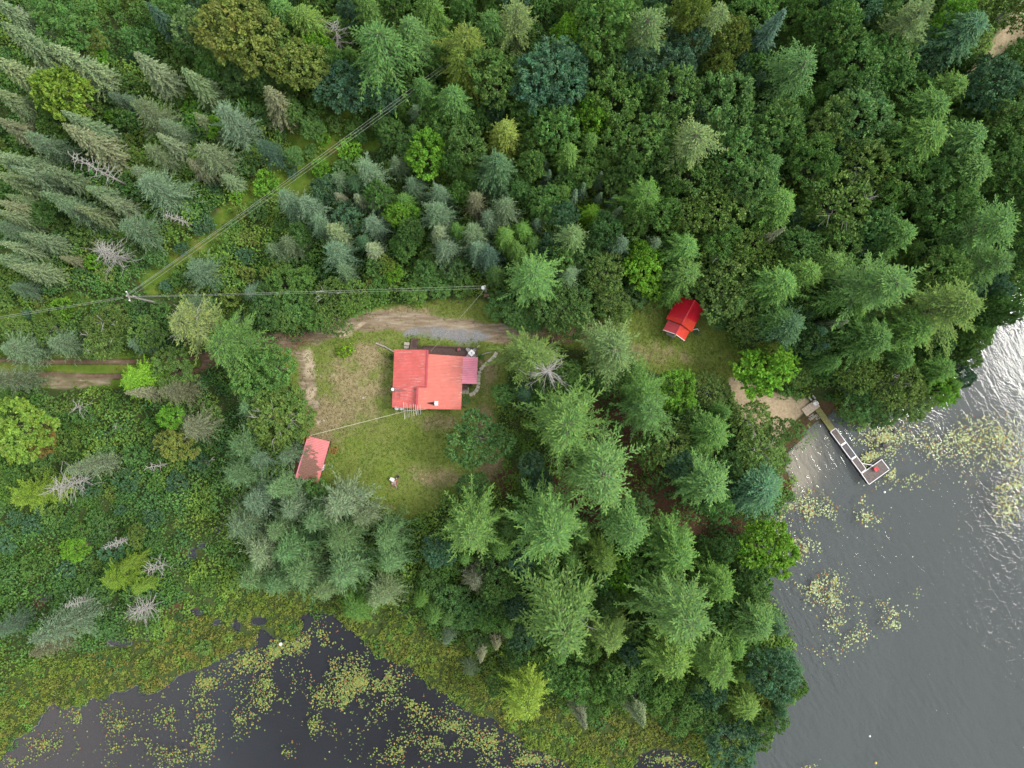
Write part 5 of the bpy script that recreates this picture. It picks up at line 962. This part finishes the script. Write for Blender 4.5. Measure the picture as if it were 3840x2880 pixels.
tag(hs.build('garden_hose', GRN), 'coiled green garden hose on the ground at the lower right corner', 'garden hose')
log('drain_pipe', H(1425, 1318, .75), H(1500, 1328, .66), .07, 'short dark drain pipe at the lower right corner of the house', BLACK, 'pipe')

def leafball(name, px, py, h, r, c, label, cat, seed, L=.12, W=.08, dens=120, sy=1.0, rz=0, group=None):
    V, T, _ = broadleaf(seed, h, r, 10, L, W, dens, min(.8, h / r * .8), .36, z0=.1, tuft=max(.1, r * .2)); p = P(px, py, GZ)
    r_ = empty(name, (p.x, p.y, GZ - .05), label, cat, group); o = bpy.data.objects.new('leaves', big_mesh(name, V, T, LEAF)); col.objects.link(o); o.color = (*c, 1); o.parent = r_; o.scale = (1, sy, 1); o.rotation_euler = (0, 0, rz)
    MB().tube([(p.x, p.y, GZ - .1), (p.x, p.y, GZ + h * .6)], .03, 5).build('stem', BARK, r_)
leafball('garden_bush', 1300, 1318, 1.3, 1.5, (.22, .42, .03), 'bright yellow-green garden bush on the lawn', 'bush', 801, .30, .18, 40, .72, math.radians(22))
for i, (px, py, wd) in enumerate(((1424, 1311, 'far left'), (1443, 1320, 'middle'), (1460, 1328, 'right hand'))): leafball('hosta_plant', px, py, .35, .32, (.30, .40, .10), f'{wd} one of three small pale hostas beside the grey log', 'plant', 810 + i, group='hostas by the log')
leafball('flower_clump', 1466, 1338, .5, .42, (.10, .17, .08), 'dark leafy plant with white flowers against the left wall', 'plant', 820)
leafball('fern', 1804, 1337, .45, .40, (.10, .26, .05), 'small bright green fern under the thin log', 'fern', 821)
leafball('garden_plant', 2612, 1248, .5, .5, (.15, .26, .12), 'round pale green plant beside the cabin corner', 'plant', 822)

# ------------------------------------------------------------------ woodshed
def S(zx, zy, z): return P(1080 + zx / 6.9125, 1580 + zy / 6.9125, z)
sh = empty('woodshed', S(560, 930, GZ), 'small shed with pink ribbed roof stained by brown needles at the lawn edge', 'shed')
rt, rb_ = S(525, 380, 4.0), S(200, 1465, 4.0); et, eb = S(1085, 522, 2.9), S(790, 1600, 2.9); lt, lb_ = S(400, 345, 3.1), S(85, 1425, 3.1)
RED_S = metal_roof('pink_shed_paint', (.62, .19, .19), rust=1, rz=-.25); RED_S2 = metal_roof('red_shed_paint', (.60, .035, .03), rust=1)
def lit(u, v): return .06 + .60 * max(0, min(1, (v - .18) / .5)) * (1 - .55 * u) + (.22 if v > .62 and .1 < u < .85 else 0) - (.45 if u < .28 and v > .88 else 0) - (.3 if u > .78 else 0)
roof_panel([rt, et, eb, rb_], 27, RED_S, 'roof', sh, litter=lit)
roof_panel([lt, rt, rb_, lb_], 27, RED_S2, 'roof', sh, litter=lambda u, v: .25 + .35 * v)['label'] = 'narrow bright red far side of the roof'
t = MB(); capstrip(t, rt, rb_, .2, .05); t.build('ridge_cap', RED_C, sh)
wallbox(sh, [S(455, 400, 2.8), S(1020, 545, 2.8), S(750, 1530, 2.8), S(160, 1410, 2.8)], GZ - .3, [3.0, 2.7, 2.7, 3.0], BROWN)
wb = S(918, 1195, 1.5); rzs = math.radians(-16); f = MB().box((wb.x, wb.y, 1.5), (.22, .95, .9), rzs).build('window', WHITE, sh); MB().box((wb.x + .06, wb.y, 1.5), (.2, .7, .65), rzs).build('pane', GREYP, f)
p = S(723, 400, .9); tag(MB().tube([(p.x, p.y, GZ), (p.x - .05, p.y - .5, 2.0)], .03, 5).build('garden_tool', PALEW), 'wooden handled tool leaning on the upper wall of the shed', 'garden tool')
# rusty frame beside it
r = empty('garden_cart', S(1180, 730, GZ), 'rusty orange metal cart frame on the grass right of the woodshed', 'cart'); cf = MB()
for pts in ([(1072, 690), (1062, 760), (1100, 820), (1170, 815), (1190, 760)], [(1072, 690), (1130, 705), (1215, 705), (1275, 720)], [(1150, 480), (1120, 690)], [(1160, 570), (1200, 620), (1130, 690)], [(1275, 650), (1265, 720), (1240, 800), (1190, 870)], [(1100, 700), (1095, 780)], [(1155, 705), (1150, 810)], [(1215, 705), (1205, 790)]):
    cf.tube([S(x, y, GZ + .35) for x, y in pts], .035, 5)
cf.build('frame', RUST, r)
for x, y in ((1285, 680), (1235, 810)): w_ = S(x, y, GZ + .2); wm = MB(); wm.tube([(w_.x - .04, w_.y - .06, GZ + .25), (w_.x + .04, w_.y + .06, GZ + .25)], .24, 14); wm.build('wheel', RUST, r)
# clothes line from antenna mast to the shed
p, q = H(430, 1400, 3.4), S(545, 375, 4.1)
tag(MB().tube([p, p.lerp(q, .5) - Vector((0, 0, .15)), q], .035, 5).build('overhead_line', simple('line_cord', (.60, .58, .42), .7, .1, 3)), 'thin pale line strung from the house to the woodshed roof', 'line')

# ------------------------------------------------------------------ cabin
def K(zx, zy, z): return P(2440 + zx / 6.9125, 1080 + zy / 6.9125, z)
cb = empty('cabin', K(850, 700, GZ), 'small cabin with a bright red gable roof and a lower porch roof', 'cabin')
RED_K = metal_roof('cabin_red', (.60, .018, .035), rough=.28); RED_K2 = metal_roof('cabin_fresh_red', (.68, .03, .02), rough=.45); RED_K3 = metal_roof('cabin_porch_red', (.55, .045, .06), rough=.3); RED_K4 = metal_roof('cabin_orange_red', (.72, .06, .03), rough=.45)
eL, eR, rg = 3.0, 3.0, 4.7
AL, AR, BL, BR, RT, RB = K(728, 195, eL), K(1387, 525, eR), K(402, 797, eL), K(1067, 1138, eR), K(1145, 315, rg), K(810, 945, rg)
def cut(a, b_, t): return a.lerp(b_, t)
roof_panel([AL, RT, cut(RT, RB, .8), cut(AL, BL, .86)], 20, RED_K, 'roof', cb, rib=.02); roof_panel([cut(AL, BL, .86), cut(RT, RB, .8), RB, BL], 5, RED_K2, 'roof', cb, rib=.02)['label'] = 'brighter red band along the lower left edge'
roof_panel([RT, AR, cut(AR, BR, .62), cut(RT, RB, .70)], 16, RED_K, 'roof', cb, rib=.02); roof_panel([cut(RT, RB, .70), cut(AR, BR, .62), BR, RB], 8, RED_K4, 'roof', cb, rib=.02)['label'] = 'orange red sheet on the lower right'
pr, pf = K(785, 955, 4.0), K(655, 1195, 4.0); pL0, pL1, pR0, pR1 = K(452, 835, 2.8), K(325, 1078, 2.8), K(1015, 1112, 2.8), K(888, 1362, 2.8)
roof_panel([pL0, pr, pf, pL1], 8, RED_K3, 'porch_roof', cb, rib=.025); roof_panel([pr, pR0, pR1, pf], 8, RED_K4, 'porch_roof', cb, rib=.025)
fa = MB(); dn = Vector((0, 0, .2)); out_ = (pf - pr).normalized() * .09
for a, b_ in ((pL1, pf), (pf, pR1)): fa.slab([a, b_, b_ + out_, a + out_], .2)
fa.build('fascia', WHITE, cb)
t = MB(); capstrip(t, RT, RB, .22, .05); capstrip(t, pr, pf + (pf - pr).normalized() * .1, .16, .05); t.build('ridge_cap', RED_K, cb)
MB().tube([pf - Vector((0, 0, .1)), K(622, 1258, 3.9)], .05, 6).build('ridge_pole', PALEW, cb)
kp = [K(x, y, 2.9) for x, y in ((745, 235), (1345, 535), (1040, 1085), (455, 790))]; wallbox(cb, kp, GZ - .4, [2.95] * 4, WALL)
g1 = MB(); m0, m1 = kp[0].lerp(kp[1], .5), kp[3].lerp(kp[2], .5); m0.z = m1.z = 4.35
g1.add([kp[0], kp[1], m0, kp[3], kp[2], m1], [(0, 1, 2), (3, 5, 4)]); g1.build('gable', WALL, cb)
fl = [K(x, y, GZ + .25) for x, y in ((440, 860), (1010, 1120), (900, 1330), (345, 1100))]; planks('porch_floor', [fl[0], fl[3], fl[2], fl[1]], 20, 0, GREYW, cb)
MB().prism([tuple(K(x, y, GZ))[:2] for x, y in ((420, 1130), (640, 1250), (600, 1310), (400, 1190))], GZ - .2, GZ + .12).build('step', GREYW, cb)
for x, y in ((350, 1075), (640, 1190), (880, 1335)): p = K(x, y, 2.7); MB().tube([(p.x, p.y, GZ), (p.x, p.y, 2.7 if y != 1190 else 3.8)], .06, 6).build('post', WALL, cb)
p = kp[3].lerp(kp[2], .5); dd = (kp[2] - kp[3]).normalized(); MB().box((p.x, p.y, 1.75), (.95, .16, 2.0), math.atan2(dd.y, dd.x)).build('door', BROWN, cb)
tag(MB().tube([K(1090, 1085, 1.2), K(1150, 1070, 1.3), K(1210, 1060, 1.3), K(1245, 1110, .7)], .09, 6).build('bent_pipe', WPLAS), 'bent white pipe sticking out at the lower right corner of the cabin', 'pipe')
bp2 = MB(); R = random.Random(9)
for k in range(70):
    c = K(1080 + R.gauss(0, 110), 150 + R.gauss(0, 55), GZ + .1 + R.random() * .5); a = R.random() * 3.14; l = R.uniform(.5, 1.6); d = Vector((math.cos(a) * l / 2, math.sin(a) * l / 2, R.uniform(-.15, .15))); bp2.tube([c - d, c + d], [.04, .02], 4)
tag(bp2.build('brush_pile', simple('brush_twigs', (.17, .12, .11), .9, .3, 4)), 'heap of grey brown branches behind the cabin', 'brush pile', kind='stuff')

# ------------------------------------------------------------------ fire pit
def Fp(zx, zy, z): return P(1420 + zx / 16.59, 1760 + zy / 16.59, z)
chair('plastic_chair', Fp(880, 640, 1.0), math.radians(60), GZ, .50, WPLAS, 'white plastic chair on the lawn beside the fire pit', 'chair')
p = Fp(990, 820, GZ); fp = empty('fire_pit', (p.x, p.y, GZ), 'small ring of reddish bricks on the lawn with a grey ash centre', 'fire pit')
for k in range(9): a = k * .698; MB().box((p.x + .5 * math.cos(a), p.y + .5 * math.sin(a), GZ + .09), (.16, .34, .2), a).build('brick', BRICK, fp, bevel=.015)
MB().lathe((p.x, p.y, GZ - .02), [(.45, 0), (.4, .05)], 14).build('ash_bed', STONE, fp)
log('firewood_log', Fp(1000, 950, .75), Fp(1100, 1180, .72), .13, 'grey split log just below the fire pit'); log('firewood_log', Fp(830, 980, .72), Fp(850, 840, .8), .07, 'thin pale stick at the left of the fire pit', PALEW)
log('firewood_log', Fp(1090, 600, .75), Fp(1120, 480, .7), .06, 'thin pale stick above the fire pit', PALEW)
p = Fp(1200, 450, GZ); tag(MB().lathe((p.x, p.y, GZ), [(.12, 0), (.22, .05), (.24, .28), (.2, .28), (.18, .06)], 14).build('metal_pail', BLACK), 'small dark pail in the grass above the fire pit', 'pail')
R = random.Random(44)
for i, (px, py, wd) in enumerate(((1402, 1478, 'pale stone in the lawn left of the house chimney'), (1361, 1492, 'lone white stone on the tan left lawn'), (1213, 1578, 'broad tan rock near the left tree edge'), (1202, 1410, 'flat pale stone on the left dirt track'), (2668, 1305, 'small white stone right of the cabin lawn'), (2615, 1432, 'white stone at the lower lawn edge'), (1708, 1585, 'white pebble below the house'), (1372, 1668, 'small white pebble near the middle lawn'))):
    z_ = hz(P(px, py).x, P(px, py).y); p = P(px, py, z_); s = .22 if 'tan' in wd else .12
    tag(MB().lathe((p.x, p.y, z_ - .02), [(s * .8, 0), (s, s * .3), (s * .6, s * .7), (s * .15, s * .8)], 7).build('stone', CONC), wd, 'stone')

# ------------------------------------------------------------------ poles and wires
def pole(name, tx, ty, h, label):
    tp_ = P(tx, ty, h); g = max(.1, hz(tp_.x, tp_.y)); r = empty(name, (tp_.x, tp_.y, g), label, 'utility pole')
    MB().tube([(tp_.x, tp_.y, g - .6), (tp_.x, tp_.y, h)], [.19, .13], 10).build('pole', GREYW, r); return r, tp_
po, A = pole('utility_pole', 474, 1109, 11.2, 'tall utility pole where three power lines meet among the left trees')
arm = MB(); arm.box((A.x, A.y, 10.6), (.13, 1.7, .13), .35); arm.build('crossarm', GREYW, po)
ins = MB()
for k in (-.7, 0, .7): ins.lathe((A.x - k * .34, A.y + k * .94, 10.68), [(.05, 0), (.1, .06), (.05, .12), (.1, .18), (.04, .24)], 8)
ins.build('insulator', WPLAS, po); MB().tube([(A.x + .35, A.y + .1, 9.2), (A.x + .35, A.y + .1, 9.9)], .12, 8).build('cutout', GREYP, po)
pb, B = pole('utility_pole', 1818, 1072, 8.9, 'short utility pole with a round grey transformer near the driveway')
T_ = P(1811, 1078, 8.0); MB().lathe((T_.x, T_.y, 7.1), [(.28, 0), (.30, .1), (.30, .85), (.27, .95), (.1, 1.0)], 16).build('transformer', simple('pale_grey_paint', (.62, .66, .68), .4, .06, 2), pb, smooth=True)
MB().tube([(B.x, B.y, 7.6), (T_.x, T_.y, 7.6)], .05, 5).build('bracket', STEEL, pb)
mp_ = P(1825, 1108, 1.9); tag(MB().slab([Vector((mp_.x + a, mp_.y + b2, c)) for a, b2, c in ((-.42, -.22, 1.8), (.38, -.12, 1.8), (.34, .28, 1.95), (-.46, .18, 1.95))], .08).box((mp_.x - .04, mp_.y + .03, 1.2), (.5, .22, 1.25), .12).build('meter_box', simple('rusty_brown_lid', (.20, .11, .085), .8, .3, 5)), 'brown sloping lidded meter box at the foot of the transformer pole', 'meter box')
def wires(label, sets, r=.013, mat=WIRE, sag=.5, name='power_line', group='power lines'):
    rt_ = empty(name, sets[0][0], label, 'power line', group)
    for a, b_ in sets: MB().tube([a.lerp(b_, k / 10) - Vector((0, 0, sag * 4 * (k / 10) * (1 - k / 10))) for k in range(11)], r, 4).build('wire', mat, rt_)
wires('three thin wires running from the big pole up to the right over the clearing', [(P(469, 1109, 10.8), P(1660, 244, 11)), (P(478, 1107, 10.8), P(1690, 236, 10.8)), (P(493, 1110, 9.6), P(1680, 256, 9.8))])
wires('wires running from the big pole to the left edge', [(P(462, 1113, 10.7), P(-500, 1262, 10.7)), (P(462, 1118, 10.2), P(-500, 1271, 10.3))])
wires('two wires running level from the big pole to the transformer pole', [(P(484, 1111, 10.6), P(1812, 1072, 8.7)), (P(484, 1114, 9.9), P(1806, 1082, 7.9))])
wires('two short guy wires slanting down from the big pole', [(P(471, 1115, 9.8), P(530, 1180, .4)), (P(489, 1119, 8.6), P(545, 1185, .4))])
wires('service cable from the transformer pole down to the house roof', [(B - Vector((.05, .3, 1.6)), H(900, 355, 4.2))], .02, CABLE, .35, 'service_cable')

# ------------------------------------------------------------------ dock
def D(zx, zy, z=0): return P(2980 + zx / 4.365, 1460 + zy / 4.365, z)
dz_ = .5
pf_ = empty('dock', D(900, 900, 0), 'L-shaped dock with olive gangway and brown white-edged sections on the lake', 'dock')
def rot_rect(pts, z): return [D(x, y, z) for x, y in pts]
PZ = max(hz(D(x, y).x, D(x, y).y) for x in (110, 180, 260, 340, 415) for y in (165, 240, 300, 370, 440)) + .18
g = [D(338, 345, PZ - .08), D(415, 290, PZ - .08), D(662, 633, dz_), D(583, 692, dz_)]; pass
planks('gangway', [g[0], g[1], g[2], g[3]], 34, 0, OLIVEW, pf_)['label'] = 'olive green boarded gangway'
secs = [((592, 700), (672, 640), (832, 862), (750, 920)), ((758, 932), (840, 875), (1002, 1092), (920, 1148)), ((928, 1158), (1008, 1102), (1165, 1300), (1085, 1362))]
for i, s in enumerate(secs):
    q = rot_rect(s, dz_); planks('dock_section', [q[0], q[1], q[2], q[3]], 20, 0, (DARKW, DARKW2, DARKW)[i], pf_, gap=.08)
e = rot_rect(((1092, 1375), (1420, 1148), (1545, 1315), (1215, 1553)), dz_); planks('end_platform', [e[0], e[3], e[2], e[1]], 26, 0, DARKW, pf_, gap=.08)
ed = MB()
def edge(a, b_, w=.11):
    a, b_ = D(*a, dz_), D(*b_, dz_); d = (b_ - a).normalized(); s = Vector((-d.y, d.x, 0)) * w / 2; u = Vector((0, 0, .035)); ed.slab([a - s + u, b_ - s + u, b_ + s + u, a + s + u], .14)
for a, b_ in (((588, 698), (1090, 1372)), ((672, 636), (1168, 1303)), ((586, 696), (674, 636)), ((1100, 1376), (1422, 1148)), ((1422, 1146), (1546, 1305)), ((1546, 1318), (1218, 1556)), ((1092, 1378), (1212, 1550)), ((1105, 1212), (1275, 1242)), ((1086, 1368), (1168, 1308))): edge(a, b_)
for a, b_ in (((752, 924), (836, 868)), ((922, 1152), (1004, 1096))): edge(a, b_, .3)
ed.build('edge_trim', EDGE, pf_)
fl_ = MB()
for (a, b_) in (((560, 690), (1195, 1545)),): p, q = D(*a, .2), D(*b_, .2); d = (q - p).normalized(); s = Vector((-d.y, d.x, 0)) * .35; fl_.slab([p - s * .2, q - s * .2, q + s, p + s], .42)
p, q = D(1240, 1255, .2), D(1440, 1125, .2); d = (q - p).normalized(); s = Vector((-d.y, d.x, 0)) * .4; fl_.slab([p - s * .1, q - s * .1, q + s, p + s], .42); fl_.build('float', BLACK, pf_)
lg = MB()
for x, y in ((440, 500), (560, 660), (660, 640), (1210, 1545), (1540, 1310), (1420, 1150)): p = D(x, y, 0); lg.tube([(p.x, p.y, -1.2), (p.x, p.y, dz_ - .1)], .05, 6)
lg.build('dock_leg', STEEL, pf_)
lp = empty('landing_platform', D(260, 310, .5), 'pale wooden platform at the shore end of the dock', 'platform')
q = rot_rect(((110, 325), (345, 165), (417, 282), (200, 443)), PZ); planks('boards', [q[0], q[1], q[2], q[3]], 11, 0, PALEW, lp, gap=.1); MB().prism([tuple(a.lerp(D(265, 300, PZ), .03))[:2] for a in q], .2, PZ - .06).build('frame', LOGM, lp)
for zx, zy in ((262, 155), (322, 125)):
    b_ = MB(); a, c = D(zx - 25, zy - 28, PZ + .1), D(zx + 22, zy + 28, PZ + .1); d = (c - a).normalized(); s = Vector((-d.y, d.x, 0)) * .12; b_.slab([a - s, c - s, c + s, a + s], .5); tag(b_.build('mooring_post', GREYP, None, bevel=.03), ('left' if zx < 300 else 'right') + ' grey block behind the pale landing platform', 'block', 'grey blocks at the landing')
chair('plastic_chair', D(328, 236, PZ + .4), math.radians(-60), PZ, .52, WPLAS, 'white plastic chair on the pale landing platform', 'chair')
chair('deck_chair', D(1338, 1312, 1.0), math.radians(30), dz_, .6, REDP, 'red deck chair on the end of the dock', 'chair')
def rock(px, py, s, mat, label, z, sq=.6, group=None, name='rock'):
    R = np.random.default_rng(int(px * 3 + py)); p = P(px, py, z); vs = []; fs = []; nu, nv = 9, 5
    for j in range(nv + 1):
        ph = PI * j / nv
        for i in range(nu):
            a = 2 * PI * i / nu; k = s * (1 + .22 * R.normal()); vs.append((p.x + k * math.sin(ph) * math.cos(a), p.y + k * .8 * math.sin(ph) * math.sin(a), z + k * sq * math.cos(ph)))
    for j in range(nv):
        for i in range(nu): fs.append((j * nu + i, (j + 1) * nu + i, (j + 1) * nu + (i + 1) % nu, j * nu + (i + 1) % nu))
    tag(MB().add(vs, fs).build(name, mat), label, 'rock', group)
for zx, zy, s, wd in ((1470, 925, .62, 'largest dark rock in the water among the lily pads beyond the dock'), (1315, 762, .3, 'dark rock topmost of the small cluster beyond the dock'), (1320, 865, .32, 'dark rock straight above the pair beside the largest lake rock'), (1240, 883, .25, 'smallest dark rock, leftmost of the lake cluster'), (1330, 968, .38, 'dark rock, left of the pair beside the largest lake rock'), (1382, 955, .28, 'dark rock, right of the pair beside the largest lake rock'), (1630, 692, .42, 'lone brownish rock in the water right of the lily pads'), (1292, 565, .45, 'flat dark rock at the shoreline bushes')):
    rock(2980 + zx / 4.365, 1460 + zy / 4.365, s, DSTONE, wd, .05, .45, 'rocks in the lake')
R = random.Random(12); stb = MB()
for k in range(90):
    p = D(300 + R.gauss(0, 55), 440 + R.gauss(0, 34) + R.gauss(0, 10), .3); s = R.uniform(.06, .17); stb.lathe((p.x, p.y, .12), [(s * .8, 0), (s, s * .5), (s * .5, s * 1.1), (s * .1, s * 1.2)], 6)
tag(stb.build('shore_stones', CONC), 'loose pale stones heaped at the shore under the dock platform', 'stones', kind='stuff')
def ball(px, py, r, mat, label, cat, name):
    p = P(px, py, .1); tag(MB().lathe((p.x, p.y, .02), [(r * .5, 0), (r, r * .6), (r * .9, r * 1.2), (r * .3, r * 1.6)], 12).build(name, mat, None, smooth=True), label, cat)
ball(3316, 1845, .2, WPLAS, 'white mooring buoy in the water below the end of the dock', 'buoy', 'buoy'); ball(3261, 2760, .17, WPLAS, 'small white buoy alone in the grey water at the lower right', 'buoy', 'buoy')
ball(3283, 2860, .22, simple('yellow_paint', (.6, .45, .08), .5, .1, 2), 'small yellow buoy near the bottom edge', 'buoy', 'buoy'); ball(1053, 2414, .3, WPLAS, 'round white float in the lily pads of the pond', 'float', 'float')
